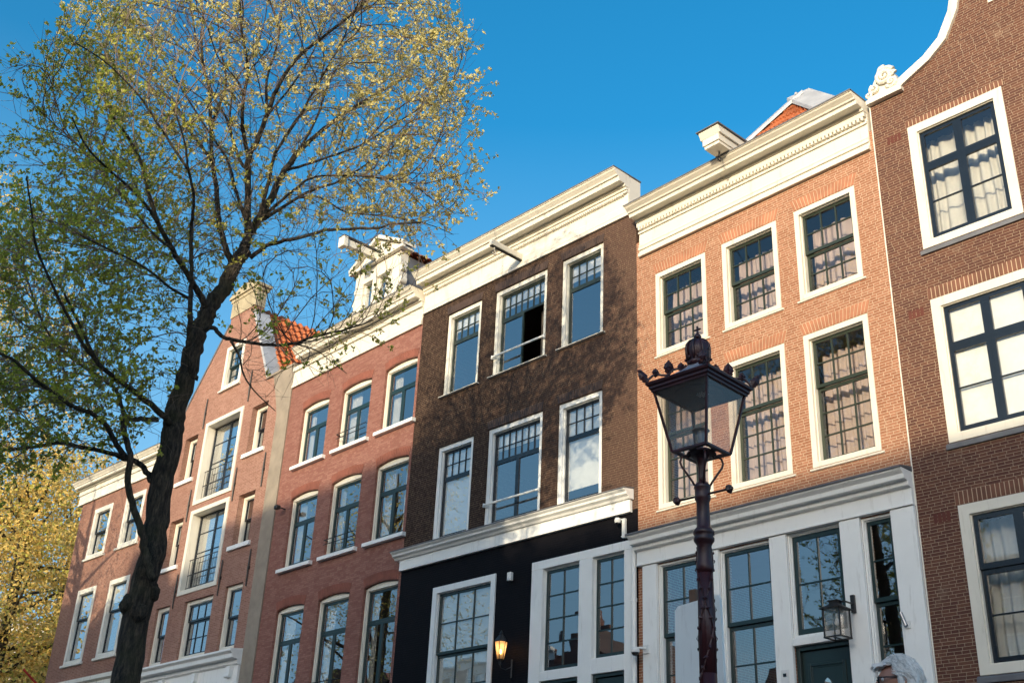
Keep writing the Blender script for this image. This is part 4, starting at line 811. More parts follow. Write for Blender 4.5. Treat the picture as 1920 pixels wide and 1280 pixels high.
def leaf_mesh(name, pts, dirs, size, root, mats, midx, fold=.25):
    """pts (n,3): leaf bases; each leaf a folded 4-vertex blade"""
    n = len(pts); L = size*(.7+.6*rng.random(n))[:, None]; d = dirs/np.linalg.norm(dirs, axis=1)[:, None]
    s = np.cross(d, rng.normal(size=(n, 3))); s /= np.linalg.norm(s, axis=1)[:, None]; nn = np.cross(d, s)
    mid = pts+d*L*.5; tip = pts+d*L-nn*L*.12; a = mid+s*L*.3+nn*L*fold*.4; b = mid-s*L*.3+nn*L*fold*.4
    V = np.stack([pts, a, tip, b], 1).reshape(-1, 3); me = bpy.data.meshes.new(name)
    i = np.arange(n)*4; F = np.stack([i, i+1, i+2, i, i+2, i+3], 1).reshape(-1, 3)
    me.vertices.add(len(V)); me.vertices.foreach_set('co', V.ravel()); me.loops.add(len(F)*3); me.loops.foreach_set('vertex_index', F.ravel())
    me.polygons.add(len(F)); me.polygons.foreach_set('loop_start', np.arange(len(F))*3); me.polygons.foreach_set('loop_total', np.full(len(F), 3))
    for m_ in mats: me.materials.append(m_)
    me.polygons.foreach_set('material_index', np.repeat(midx, 2)); me.update(); me.validate()
    o = bpy.data.objects.new(name, me); col.objects.link(o); o.parent = root; return o
def catmull(pts, k=5):
    P = [Vector(p) for p in pts]; out = []
    for i in range(len(P)-1):
        p0, p1, p2, p3 = P[max(0, i-1)], P[i], P[i+1], P[min(len(P)-1, i+2)]
        for j in range(k):
            t = j/k; out.append(.5*((2*p1)+(p2-p0)*t+(2*p0-5*p1+4*p2-p3)*t*t+(3*p1-p0-3*p2+p3)*t**3))
    return out+[P[-1]]
def grow_tree(root, limbs, att, step=.18, infl=1.9, kill=.24, iters=90, side_r=.0033, nleaf=6, leaf=.058, tw=1.55, leafcol=None, upb=.05, trunk_base=None, leafdens=1.0, knots=None, outc=None):
    pos = []; par = []; rad = []; tr = MB(); seeds = []
    for pts, r0, r1 in limbs:
        C = catmull(pts); n = len(C); rr = [r0+(r1-r0)*(i/(n-1))**.8 for i in range(n)]
        C2 = [c+Vector((random.uniform(-1, 1), random.uniform(-1, 1), random.uniform(-1, 1)))*min(.02, r*.25) for c, r in zip(C, rr)]
        if pts is limbs[0][0]:
            C2 = [Vector((C2[0].x-.10, C2[0].y, -.1)), Vector((C2[0].x-.07, C2[0].y, .35)), Vector((C2[0].x-.05, C2[0].y, 1.0))]+C2; rr = [r0*1.75, r0*1.2, r0*1.06]+rr
        tr.tube(C2, rr, 14 if r0 > .15 else 8)
        last = -1; acc = 0
        for i, c in enumerate(C):
            if i == 0 or (c-C[i-1]).length+acc > .0:
                pos.append(c.copy()); par.append(last); rad.append(rr[i+(3 if pts is limbs[0][0] else 0)]); last = len(pos)-1
    nl = len(pos)
    # knots and burrs on the trunk
    if knots:
        for (x, y, z, r_) in knots:
            vs = []; n1, n2 = 12, 8; ph = random.random()*6
            for j in range(n2+1):
                for i in range(n1):
                    th = 2*PI*i/n1; f_ = -PI/2+PI*j/n2; k = r_*(1+.22*math.sin(3*th+ph)*math.cos(2*f_)+.15*math.sin(5*th+2*ph+3*f_)); vs.append((x+k*math.cos(f_)*math.cos(th), y+k*math.cos(f_)*math.sin(th), z+k*1.15*math.sin(f_)))
            tr.add(vs, [(j*n1+i, j*n1+(i+1) % n1, (j+1)*n1+(i+1) % n1, (j+1)*n1+i) for j in range(n2) for i in range(n1)])
    A = [Vector(p) for p in att]; alive = list(range(len(A)))
    kd = kdtree.KDTree(nl)
    for i, p in enumerate(pos): kd.insert(p, i)
    kd.balance(); near = {}
    for a in alive:
        co, i, d = kd.find(A[a]); near[a] = (i, d)
    child = [0]*nl
    for it in range(iters):
        acc = {}
        for a in alive:
            i, d = near[a]
            if d < infl+ (2.0 if it < 14 else 0): acc.setdefault(i, []).append((A[a]-pos[i]).normalized())
        if not acc: break
        new = []
        for i, ds in acc.items():
            if child[i] > 3: continue
            v = Vector((0, 0, upb))
            for d_ in ds: v += d_
            v = v/len(ds)+Vector((random.gauss(0, .09), random.gauss(0, .09), random.gauss(0, .09)))
            if par[i] >= 0: v += (pos[i]-pos[par[i]]).normalized()*1.15
            if outc: v += (pos[i]-outc).normalized()*.35
            if v.length < 1e-3: continue
            q_ = pos[i]+v.normalized()*step*(1 if i >= nl else .8); pos.append(q_); par.append(i); rad.append(0); child.append(0); child[i] += 1; new.append(len(pos)-1)
        if not new: break
        k2 = kdtree.KDTree(len(new))
        for j in new: k2.insert(pos[j], j)
        k2.balance(); na = []
        for a in alive:
            co, j, d = k2.find(A[a])
            if d < near[a][1]: near[a] = (j, d)
            if near[a][1] > kill: na.append(a)
        alive = na
    n = len(pos); kids = [[] for _ in range(n)]
    for i in range(nl, n): kids[par[i]].append(i)
    e = 2.42; r_ = [0.0]*n
    for i in range(n-1, nl-1, -1):
        s = sum(r_[k]**e for k in kids[i]); r_[i] = (s+side_r**e*.55)**(1/e) if s else side_r
    # branch polylines
    br = MB(); done = set()
    for i in range(nl, n):
        if i in done: continue
        p = par[i]; chain = [p, i]; done.add(i); c = i
        while kids[c]:
            k = max(kids[c], key=lambda q_: r_[q_]); chain.append(k); done.add(k); c = k
        rr = [min(r_[chain[1]]*1.05, rad[p] if rad[p] else 9)]+[r_[k] for k in chain[1:]]
        br.tube([pos[k] for k in chain], rr, 5 if rr[0] > .012 else 3, cap=False)
    # fine twigs and leaves
    lp = []; ld = []; 
    for i in range(nl, n):
        if r_[i] > .02: continue
        d0 = (pos[i]-pos[par[i]]).normalized()
        k = int(tw*leafcol.dens(pos[i])+random.random()) if leafcol else int(tw+random.random())
        for _ in range(k):
            v = (d0*.8+Vector((random.gauss(0, .6), random.gauss(0, .6), random.gauss(0.12, .5)))).normalized(); ln = random.uniform(.16, .48)
            b1 = pos[i]+v*ln*.5; b2 = b1+(v+Vector((0, 0, .15))+Vector((random.gauss(0, .2), random.gauss(0, .2), random.gauss(0, .2)))).normalized()*ln*.5
            br.tube([pos[i], b1, b2], [.0030, .0024, .0016], 3, cap=False)
            if random.random() < leafdens*(leafcol.leafy(b2) if leafcol else 1):
                for tt in (random.uniform(.5, .8), 1.0):
                    c0 = pos[i].lerp(b2, tt)
                    for _2 in range(random.randint(nleaf-2, nleaf+2)):
                        dd = v*.7+Vector((random.gauss(0, .8), random.gauss(0, .8), random.gauss(-.1, .8))); lp.append(c0+Vector((random.gauss(0, .014), random.gauss(0, .014), random.gauss(0, .014)))); ld.append(dd)
    print('tree nodes', n, 'leaves', len(lp), 'attr left', len(alive))
    tr.build('trunk', BARK, root, smooth=True); br.build('branches', TWIG, root)
    P = np.array([tuple(p) for p in lp]); Dd = np.array([tuple(p) for p in ld]); idx = leafcol.idx(P) if leafcol else rng.integers(0, 3, len(P))
    leaf_mesh('crown', P, Dd, leaf, root, LEAF, idx)
elm = empty('elm_tree', 'tall elm with forked dark trunk and sparse yellow-green leaves in front of the houses', 'tree', (-13.649, 6.220, 0), R(65.5))
# local axes: x to the right seen from the water, y away, z up
class ElmCol:
    def warm(s, P):  # 0 green low left .. 1 gold top right
        return np.clip((P[:, 0]+1.4)*.17+(P[:, 2]-7.8)*.19, 0, 1)
    def idx(s, P):
        c = s.warm(P)+rng.normal(0, .16, len(P)); return np.where(c > .62, 0, np.where(c > .33, 1, np.where(rng.random(len(P)) < .3, 3, 2)))
    def dens(s, p): return 1.0
    def leafy(s, p):
        d = 1.0
        if p.x > -.5 and p.z < 10.5: d = .35
        if p.x > 1.8 and p.z > 9.0: d = .8
        if abs(p.x) < 1.5 and p.z > 9.8: d = .36
        if p.x < -1.2 and p.z < 9.5: d = 1.25
        return d*(1+.75*math.sin(p.x*2.3+1.3*math.sin(p.z*1.4))*math.sin(p.z*1.9+p.y*1.6))
att = np.concatenate([attractors(CROWN_MAIN, 5600, 3.0, -.1), attractors(CROWN_RIGHT, 260, .9, -1.4), attractors(CROWN_LOW, 900, 1.6, -.4)])
kc = catmull(LIMBS[0][0]); kz = [min(kc, key=lambda c: abs(c.z-z)) for z in (3.55, 3.72, 3.45, 4.6, 5.9)]
grow_tree(elm, LIMBS, att, leafcol=ElmCol(), outc=Vector((.1, .2, 7.6)), leafdens=.68, knots=[(kz[0].x-.13, kz[0].y-.05, 3.55, .10), (kz[1].x+.13, kz[1].y-.06, 3.72, .09), (kz[2].x+.02, kz[2].y-.13, 3.45, .10), (kz[3].x+.10, kz[3].y-.04, 4.6, .06), (kz[4].x-.09, kz[4].y-.04, 5.9, .05)])

# ---- sunlit autumn trees beyond the corner of the row
def far_tree(loc, h, rad, label, dens, colw, seed, leaf=.17, low=.58):
    random.seed(seed); t = empty('broadleaf_tree', label, 'tree', loc, 0, 'sunlit golden trees beyond the end of the row')
    tr = MB(); H = h*.42
    tr.tube([(0, 0, -.1), (.1, 0, H*.5), (.0, .1, H), (.2, .1, h*.7), (.1, 0, h*.92)], [.42, .32, .26, .14, .04], 10)
    tips = []
    for k in range(26):
        th = random.uniform(0, 2*PI); z0 = random.uniform(.28, .8)*h; ln = rad*random.uniform(.55, 1.0)*(1.1-abs(z0/h-.5)); el = random.uniform(.1, .9)
        d = Vector((math.cos(th)*math.cos(el), math.sin(th)*math.cos(el), math.sin(el))); p0 = Vector((.05, .05, z0)); p1 = p0+d*ln*.5+Vector((0, 0, random.uniform(-.2, .3))); p2 = p0+d*ln
        tr.tube([p0, p1, p2], [.10, .06, .02], 6); tips += [p0.lerp(p2, random.uniform(.3, 1)) for _ in range(3)]+[p2, p1]
    tr.build('trunk', BARK, t, smooth=True)
    P = []; Dd = []
    nclump = int(dens)
    for k in range(nclump):
        # points spread through an uneven ellipsoid crown
        while True:
            q_ = Vector((random.uniform(-1, 1), random.uniform(-1, 1), random.uniform(-1, 1)))
            if .25 < q_.length < 1: break
        lob = 1+.22*math.sin(q_.x*5+seed)+.18*math.sin(q_.y*6+q_.z*4+seed); c = Vector((q_.x*rad*lob, q_.y*rad*lob, h*low+q_.z*h*(1-low)*(.9+.1*lob)))
        if math.sin(c.x*1.7+seed)*math.sin(c.z*1.3)*math.sin(c.y*1.5+seed) > .42: continue
        s_ = random.uniform(.18, .5)
        for _ in range(random.randint(9, 16)):
            P.append(tuple(c+Vector((random.gauss(0, s_), random.gauss(0, s_), random.gauss(0, s_*.7))))); Dd.append((random.gauss(0, 1), random.gauss(0, 1), random.gauss(-.3, .8)))
    P = np.array(P); Dd = np.array(Dd); idx = rng.choice([4, 5, 1, 3], len(P), p=colw)
    leaf_mesh('crown', P, Dd, leaf, t, LEAF+[LG1, LG2], idx)
LG1 = leafmat('leaf_autumn_gold', (.85, .64, .22), .3, .45); LG2 = leafmat('leaf_autumn_ochre', (.66, .43, .12), .3, .4)
far_tree((-47.5, 15.5, 0), 17.5, 5.4, 'golden autumn tree, the nearer one beside the corner of the far left house', 3300, [.5, .28, .16, .06], 3)
far_tree((-58, 11.0, 0), 34, 8.5, 'tall golden tree at the left edge of the photo behind the others', 4200, [.42, .30, .2, .08], 11)
far_tree((-60, 22.0, 0), 22, 6.8, 'golden tree farther back, partly hidden by the corner house', 3400, [.4, .35, .15, .1], 23)
far_tree((-34.5, 5.2, 0), 16.5, 4.2, 'sparse golden tree at the left frame edge, nearer than the others', 1000, [.35, .25, .3, .1], 31, .10, .66)
# houses glimpsed through the golden trees
random.seed(5)
def plain_house(name, label, loc, rz, wd, h, mat, group, gable, nx=3, nz=4, frame=None, depth=8):
    t = empty(name, label, 'house', loc, rz, group)
    zs_ = []; hs = []; z = h-2.3
    for j in range(nz):
        if z < 1: break
        zs_.append(z); z -= 3.0
    cw = wd/nx; hs = [(cw*(i+.5)-.55, cw*(i+.5)+.55, zz, zz+1.75) for i in range(nx) for zz in zs_]
    if gable == 'flat': wall(t, [0, h], const(0), const(wd), hs, mat)
    elif gable == 'step':
        st_ = [0, h]; 
        wall(t, [0, h, h+.001, h+1.2, h+1.201, h+2.2, h+2.201, h+3.2], lambda z: 0 if z <= h else (wd*.14 if z <= h+1.2 else (wd*.27 if z <= h+2.2 else wd*.40)), lambda z: wd if z <= h else (wd*.86 if z <= h+1.2 else (wd*.73 if z <= h+2.2 else wd*.60)), hs, mat)
    else:
        f = lambda z: 0 if z <= h else wd*.5*min(1, ((z-h)/3.4)**.6*.8)
        wall(t, [0, h]+[h+3.2*k/9 for k in range(1, 10)], f, lambda z: wd-f(z), hs, mat)
    m = MB(); m.box(.02, wd-.02, .31, depth, 0, h-.3); m.build('side_wall', mat, t)
    if gable == 'flat': m = MB(); m.run(0, wd, [(0, h-.7), (-.1, h-.7), (-.12, h-.2), (-.5, h-.1), (-.5, h+.05), (0, h+.05)]); m.build('cornice', WHITE2, t)
    m = MB(); m.prism([(0.1, h-.3), (wd-.1, h-.3), (wd/2, h+(2.4 if gable != 'flat' else .3))], .35, depth); m.build('roof', TILE2, t)
    for (a, b, c, d) in hs:
        m = MB(); ring(m, a+.003, b-.003, c+.003, d-.003, .09, .09, .09, -.01, .12); m.box(a+.09, b-.09, .05, .09, (c+d)/2-.03, (c+d)/2+.03); m.box((a+b)/2-.02, (a+b)/2+.02, .05, .09, c+.09, d-.09)
        wo = m.build('window', frame or WHITE2, t); m = MB(); m.box(a+.09, b-.09, .065, .075, c+.09, d-.09); m.build('pane', GLASS_FLAT, wo)
    return t
plain_house('brick_house', 'pale house behind the golden trees at the far left', (-86, 20, 0), R(78), 12, 17, BR_A, 'houses behind the golden trees', 'flat', 5, 5)

# ================================================================ HOUSES ACROSS THE CANAL (mirrored in the window panes)
random.seed(12); xx = -96.0; k = 0
# facade runs along -x there: each house is turned to face the water
while xx < 34:
    wd = random.choice([5.6, 6.2, 6.8, 7.2]); mid = xx+wd/2
    H = 16.8 if mid < -52 else 12.6 if mid < -31 else 17.0 if mid < -12 else (18.3 if mid < 0.0 else 15.2)
    if -wd/2 < mid < wd/2: wd = (0.0-xx) if (0.0-xx) > 4.0 else wd; H = 18.3 if (0.0-xx) > 4.0 else 15.2
    g = 'flat' if mid > -14 else random.choice(['flat', 'step', 'bell', 'flat'])
    mt = random.choice([BR_B, BR_G, BR_A, BR_E])
    plain_house('brick_house', 'brick canal house across the water, seen only mirrored in the window panes', (xx+wd, -28, 0), PI, wd, H+random.uniform(-.25, .25)-(1.6 if g != 'flat' else 0), mt, 'houses across the canal', g, 3, 3)
    xx += wd; k += 1

# ================================================================ STREET LANTERN
lamp = empty('street_lamp', 'dark oxblood crowned street lantern on a tall ornate cast-iron post', 'street lamp', (-5.127, 6.40, 0), R(3.6))
p = MB()
p.lathe([(.20, 0), (.20, .12), (.17, .16), (.165, .7), (.18, .74), (.15, .80), (.12, 1.0), (.105, 1.25), (.085, 1.32), (.10, 1.36), (.085, 1.40), (.068, 1.46), (.060, 1.9)], n=24)
p.lathe([(.058, 1.9), (.054, 2.60)], n=32, fl=.07, nf=12)
p.lathe([(.055, 2.60), (.064, 2.63), (.064, 2.66), (.055, 2.69), (.052, 2.80), (.060, 2.815), (.074, 2.835), (.076, 2.855), (.064, 2.87), (.076, 2.885), (.078, 2.905), (.062, 2.925), (.050, 2.94), (.047, 3.13), (.058, 3.15), (.060, 3.17), (.057, 3.18), (.057, 3.225), (.062, 3.235), (.062, 3.255), (.048, 3.27), (.03, 3.29)], n=24)
p.build('post', LAMPRED, lamp, smooth=True)
v = MB()   # ivy relief winding round the post
for s in (0, 1, 2):
    pts = []; 
    for i in range(60):
        t = i/59; z = 1.45+1.35*t; th = s*2.1+t*7.5*(1 if s < 2 else -1); r_ = .062 if z < 1.9 else .057; pts.append((r_*math.cos(th), r_*math.sin(th), z))
    v.tube(pts, .007, 5)
    for i in range(3, 60, 3):
        x, y, z = pts[i]; n_ = Vector((x, y, 0)).normalized(); c = Vector((x, y, z))+n_*.006; a = random.uniform(0, 6.3); tn = Vector((-n_.y, n_.x, 0)); u_ = tn*math.cos(a)+Vector((0, 0, 1))*math.sin(a); w_ = n_.cross(u_)
        v.add([c-u_*.022, c+w_*.014+n_*.006, c+u_*.026, c-w_*.014+n_*.006, c+n_*.012], [(0, 1, 4), (1, 2, 4), (2, 3, 4), (3, 0, 4)])
v.build('ivy_relief', LAMPRED, lamp)
nk = MB(); nk.lathe([(.030, 3.26), (.027, 3.32), (.030, 3.40), (.045, 3.46), (.075, 3.495), (.10, 3.50)], n=16, fl=.10, nf=4); nk.build('neck', LAMPRED, lamp, smooth=True)
for k in range(4):
    th = PI/4+k*PI/2; c, s = math.cos(th), math.sin(th); b = MB()
    b.tube([(r_*c, r_*s, z) for r_, z in ((.050, 3.245), (.075, 3.29), (.115, 3.35), (.150, 3.40), (.160, 3.435), (.150, 3.47), (.125, 3.485), (.10, 3.478), (.085, 3.49), (.09, 3.505))], .0085, 6); b.build('scroll_bracket', LAMPRED, lamp, smooth=True)
lb = MB(); lb.tube([(-.225, 0, 3.185), (.225, 0, 3.185)], .009, 7); lo = lb.build('ladder_bar', LAMPRED, lamp, smooth=True)
for s in (-1, 1):
    kb = MB(); pr = [(.0, -.03), (.012, -.028), (.02, -.018), (.031, -.012), (.034, 0), (.028, .012), (.018, .016), (.012, .028), (0, .032)]; n = 12
    vs = []; 
    for r_, z in pr:
        for q_ in range(n): a = 2*PI*q_/n; vs.append((s*(.235+z), r_*math.cos(a)*(1+.1*math.cos(5*a)), 3.185+r_*math.sin(a)*(1+.1*math.cos(5*a))))
    kb.add(vs, [(i*n+q_, i*n+(q_+1) % n, (i+1)*n+(q_+1) % n, (i+1)*n+q_) for i in range(len(pr)-1) for q_ in range(n)]); kb.build('knob', LAMPRED, lo)
b0, b1, zb, zt = .155, .247, 3.515, 4.0
pl = MB(); ring(pl, -b0, b0, 0, 0.03, 0, 0, 0, 0, 0) if False else None
pl.box(-b0-.004, b0+.004, -b0-.004, -b0+.03, 3.505, 3.525); pl.box(-b0-.004, b0+.004, b0-.03, b0+.004, 3.505, 3.525); pl.box(-b0-.004, -b0+.03, -b0+.03, b0-.03, 3.505, 3.525); pl.box(b0-.03, b0+.004, -b0+.03, b0-.03, 3.505, 3.525)
pl.box(-.03, .03, -b0+.03, b0-.03, 3.508, 3.52); pl.box(-b0+.03, -.03, -.03, .03, 3.508, 3.52); pl.box(.03, b0-.03, -.03, .03, 3.508, 3.52); pl.lathe([(.0, 3.50), (.11, 3.502), (.10, 3.524), (0, 3.526)], n=18); pl.lathe([(.0, 3.475), (.05, 3.48), (.10, 3.495), (.115, 3.502)], n=18)
pl.build('base_plate', LAMPRED, lamp, bevel=.002)
for sx in (-1, 1):
    for sy in (-1, 1):
        c = MB(); c.tube([(sx*b0, sy*b0, zb), (sx*b1, sy*b1, zt)], .0115, 4); c.build('corner_bar', LAMPRED, lamp)
for k in range(4):
    a0 = [(-1, -1), (1, -1), (1, 1), (-1, 1)][k]; a1 = [(1, -1), (1, 1), (-1, 1), (-1, -1)][k]; g = MB(); f0, f1 = b0-.004, b1-.004
    vs = [(a0[0]*f0, a0[1]*f0, zb), (a1[0]*f0, a1[1]*f0, zb), (a1[0]*f1, a1[1]*f1, zt), (a0[0]*f1, a0[1]*f1, zt)]; g.quad(*vs); g.build('glass_pane', GLASS_LAMP, lamp)
rm = MB(); vs = []; prof = [(.235, 3.992), (.262, 3.992), (.264, 4.006), (.276, 4.018), (.276, 4.034), (.292, 4.046), (.296, 4.062), (.290, 4.07), (.262, 4.082), (.14, 4.155), (.075, 4.21), (.06, 4.235), (0, 4.236)]
for r_, z in prof: vs += [(-r_, -r_, z), (r_, -r_, z), (r_, r_, z), (-r_, r_, z)]
rm.add(vs, [(i*4+q_, i*4+(q_+1) % 4, (i+1)*4+(q_+1) % 4, (i+1)*4+q_) for i in range(8) for q_ in range(4)]); rm.build('rim', LAMPRED, lamp)
rr_ = MB(); rr_.add(vs[8*4:], [(i*4+q_, i*4+(q_+1) % 4, (i+1)*4+(q_+1) % 4, (i+1)*4+q_) for i in range(4) for q_ in range(4)]); rr_.build('lantern_roof', flat('grey_enamel', (.30, .32, .38), .4, .2), lamp)
dk = MB(); dk.box(-.236, .236, -.236, .236, 3.998, 4.012); dk.lathe([(.0, 3.985), (.12, 3.987), (.185, 3.993), (.19, 3.9975), (0, 3.9978)], n=32); dk.build('reflector', flat('grey_reflector', (.17, .165, .17), .75, .2, bstr=.05, spec=.15), lamp)
ld_ = MB()
for i in range(-2, 3):
    for j in range(-2, 3):
        if abs(i)+abs(j) < 4: ld_.lathe([(0, 3.980), (.006, 3.981), (.006, 3.986)], (i*.019+.03, j*.019, 0), 6)
ld_.build('diode_array', PLASTIC, lamp)
bl = MB(); bl.lathe([(.018, 3.526), (.018, 3.58), (.024, 3.60), (.030, 3.65), (.030, 3.685)], n=16); bl.build('lamp_holder', flat('blue_grey_glass', (.25, .33, .42), .15, .2, bstr=0), lamp, smooth=True)
bl = MB(); bl.lathe([(.034, 3.688), (.066, 3.689), (.070, 3.693), (.066, 3.697), (.034, 3.698)], n=24); bl.build('shade_disc', flat('dull_disc', (.20, .19, .18), .4, .2, bstr=0), lamp, smooth=True)
# crown
cr = MB(); cr.lathe([(.07, 4.225), (.085, 4.24), (.088, 4.262), (.074, 4.28), (.078, 4.295), (.088, 4.33), (.092, 4.365), (.086, 4.40), (.068, 4.43), (.042, 4.452), (.02, 4.456)], n=32, fl=.045, nf=8)
cr.lathe([(.0, 4.46), (.018, 4.462), (.030, 4.478), (.030, 4.49), (.02, 4.505), (.010, 4.512), (.012, 4.518), (.007, 4.522)], n=14)
for k in range(8):
    th = k*PI/4+.2; cr.tube([(r_*math.cos(th), r_*math.sin(th), z) for r_, z in ((.084, 4.27), (.094, 4.32), (.097, 4.365), (.090, 4.405), (.068, 4.44), (.036, 4.462))], [.009, .011, .012, .011, .009, .007], 6)
    cr.lathe([(0, -.016), (.013, -.008), (.014, .004), (0, .016)], (.094*math.cos(th+.39), .094*math.sin(th+.39), 4.285), 7)
cr.build('crown', LAMPRED, lamp, smooth=True)
cx_ = MB(); cx_.box(-.006, .006, -.006, .006, 4.52, 4.572); cx_.box(-.024, .024, -.006, .006, 4.542, 4.555)
for (x, z) in ((-.026, 4.5485), (.026, 4.5485), (0, 4.575)): cx_.lathe([(0, -.009), (.009, 0), (0, .009)], (x, 0, z), 8)
cx_.build('cross', LAMPRED, lamp)
def leafshape(m, c, ax, side, L, W, T=.012):
    """lobed cast leaf: outline in plane (ax, side), centre ridge thick"""
    out = [(0, .10), (.18, .42), (.30, .34), (.42, .5), (.60, .40), (.72, .36), (.84, .18), (1, 0), (.84, -.18), (.72, -.36), (.60, -.40), (.42, -.5), (.30, -.34), (.18, -.42), (0, -.10)]
    nn = ax.cross(side).normalized(); n = len(out); vs = [c+ax*L*a+side*W*b for a, b in out]; vs += [c+ax*L*.45+nn*T, c+ax*L*.45-nn*T]
    m.add(vs, [(i, (i+1) % n, n) for i in range(n)]+[((i+1) % n, i, n+1) for i in range(n)])
for k in range(4):
    th = PI/4+k*PI/2; c, s = math.cos(th), math.sin(th); o_ = Vector((c, s, 0)); tn = Vector((-s, c, 0)); up_ = Vector((0, 0, 1)); m = MB()
    P = [(.405, 4.075), (.385, 4.105), (.355, 4.135), (.32, 4.145), (.285, 4.14), (.25, 4.142), (.225, 4.16), (.20, 4.19), (.17, 4.20), (.145, 4.20), (.12, 4.215), (.095, 4.235)]
    m.tube([(o_*a+up_*b) for a, b in P], .0095, 6)
    leafshape(m, o_*.40+up_*4.07, (o_*.55+up_*.85).normalized(), (up_*.55-o_*.85).normalized(), .125, .075, .018)
    leafshape(m, o_*.435+up_*4.15, (o_*.9+up_*.5).normalized(), (up_*.9-o_*.5).normalized(), .05, .04, .012)
    leafshape(m, o_*.335+up_*4.125, up_, tn, .075, .06, .02); leafshape(m, o_*.335+up_*4.125, up_, o_, .075, .06, .02)
    leafshape(m, o_*.232+up_*4.15, up_, tn, .125, .085, .024); leafshape(m, o_*.232+up_*4.15, up_, o_, .125, .085, .024)
    leafshape(m, o_*.135+up_*4.18, up_, tn, .08, .065, .02); leafshape(m, o_*.135+up_*4.18, up_, o_, .08, .065, .02)
    for r_, z in ((.335, 4.13), (.232, 4.145), (.135, 4.19)): m.lathe([(0, -.014), (.014, 0), (0, .014)], (r_*c, r_*s, z), 8)
    m.build('leaf_scroll', LAMPRED, lamp)

# ================================================================ WALL LANTERNS, CAMERAS AND SMALL FITTINGS
def wpt(h, x, y, z):
    th = h.rotation_euler[2]; return (h.location.x+x*math.cos(th)-y*math.sin(th), h.location.y+x*math.sin(th)+y*math.cos(th), z)
BULB = bpy.data.materials.new('lit_bulb'); BULB.use_nodes = True; bn = BULB.node_tree; bn.nodes.clear(); bo = bn.nodes.new('ShaderNodeOutputMaterial'); be = bn.nodes.new('ShaderNodeEmission'); be.inputs[0].default_value = (1, .62, .25, 1); be.inputs[1].default_value = 6; bn.links.new(be.outputs[0], bo.inputs[0])
wl = empty('wall_lantern', 'small lit carriage lantern with amber glow on the black wall beside the white window', 'wall lamp', wpt(C_, -3.22, -.27, 4.60), C_.rotation_euler[2])
m = MB(); m.lathe([(.03, -.10), (.045, -.03), (.07, .0), (.085, .02)], n=6); m.lathe([(.15, .40), (.155, .415), (.12, .47), (.06, .55), (.05, .57), (.065, .58), (.03, .62), (.012, .66), (0, .67)], n=6)
for k in range(6): th = k*PI/3; m.tube([(.082*math.cos(th), .082*math.sin(th), .015), (.145*math.cos(th), .145*math.sin(th), .405)], .007, 4)
m.build('lantern_frame', IRON, wl)
g = MB(); vs = [(.078*math.cos(k*PI/3), .078*math.sin(k*PI/3), .02) for k in range(6)]+[(.14*math.cos(k*PI/3), .14*math.sin(k*PI/3), .40) for k in range(6)]
fros = bpy.data.materials.new('amber_glass'); fros.use_nodes = True; fn = fros.node_tree; fn.nodes.clear(); fo = fn.nodes.new('ShaderNodeOutputMaterial'); f1 = fn.nodes.new('ShaderNodeBsdfTransparent'); f1.inputs[0].default_value = (.85, .68, .5, 1); f2 = fn.nodes.new('ShaderNodeBsdfTranslucent'); f2.inputs[0].default_value = (.8, .6, .4, 1); fx = fn.nodes.new('ShaderNodeMixShader'); fx.inputs[0].default_value = .5
fn.links.new(f1.outputs[0], fx.inputs[1]); fn.links.new(f2.outputs[0], fx.inputs[2]); fn.links.new(fx.outputs[0], fo.inputs[0])
g.add(vs, [(k, (k+1) % 6, 6+(k+1) % 6, 6+k) for k in range(6)]); g.build('glass', fros, wl)
b_ = MB(); b_.lathe([(0, .13), (.02, .14), (.03, .18), (.026, .22), (.012, .25), (0, .255)], n=12); b_.build('bulb', BULB, wl, smooth=True)
m = MB(); m.tube([(0, 0, -.09), (.0, .02, -.16), (.04, .14, -.19), (.10, .25, -.12)], .012, 6); m.tube([(.10, .262, .05), (.10, .262, -.34)], .02, 6); m.lathe([(0, -.02), (.03, 0), (0, .02)], (.10, .25, -.36), 8); m.build('wall_bracket', IRON, wl)
wl.scale = (.85, .85, .85)
ld2 = bpy.data.lights.new('lantern_light', 'POINT'); ld2.energy = .9; ld2.color = (1, .6, .28); ld2.shadow_soft_size = .03; lo2 = bpy.data.objects.new('lantern_light', ld2); col.objects.link(lo2); lo2.parent = wl; lo2.location = (0, 0, .30)
# unlit box lantern by the door of the salmon house
bxl = empty('wall_lantern', 'unlit square black box lantern with clear glass beside the dark green door', 'wall lamp', wpt(D, 4.17, -.36, 4.08), 0)
m = MB(); s = .135
for sx in (-1, 1):
    for sy in (-1, 1): m.box(sx*s-.009, sx*s+.009, sy*s-.009, sy*s+.009, .02, .42)
m.box(-s-.012, s+.012, -s-.012, -s+.010, .0, .02); m.box(-s-.012, s+.012, s-.010, s+.012, .0, .02); m.box(-s-.012, -s+.01, -s, s, .0, .02); m.box(s-.01, s+.012, -s, s, .0, .02)
m.add([(-s-.05, -s-.05, .42), (s+.05, -s-.05, .42), (s+.05, s+.05, .42), (-s-.05, s+.05, .42), (-.07, -.07, .49), (.07, -.07, .49), (.07, .07, .49), (-.07, .07, .49)], [(0, 3, 2, 1), (0, 1, 5, 4), (1, 2, 6, 5), (2, 3, 7, 6), (3, 0, 4, 7), (4, 5, 6, 7)])
m.box(-.07, .07, -.07, .07, .485, .53); m.box(-.09, .09, -.09, .09, .53, .545); m.box(-.012, .012, -s+.01, s-.01, .0, .012)
m.build('lantern_frame', IRON, bxl); m = MB(); m.box(.10, .16, .24, .285, .40, .66); m.box(.12, .14, .05, .24, .52, .54); m.box(.02, .14, .02, .06, .52, .54); m.build('wall_bracket', IRON, bxl)
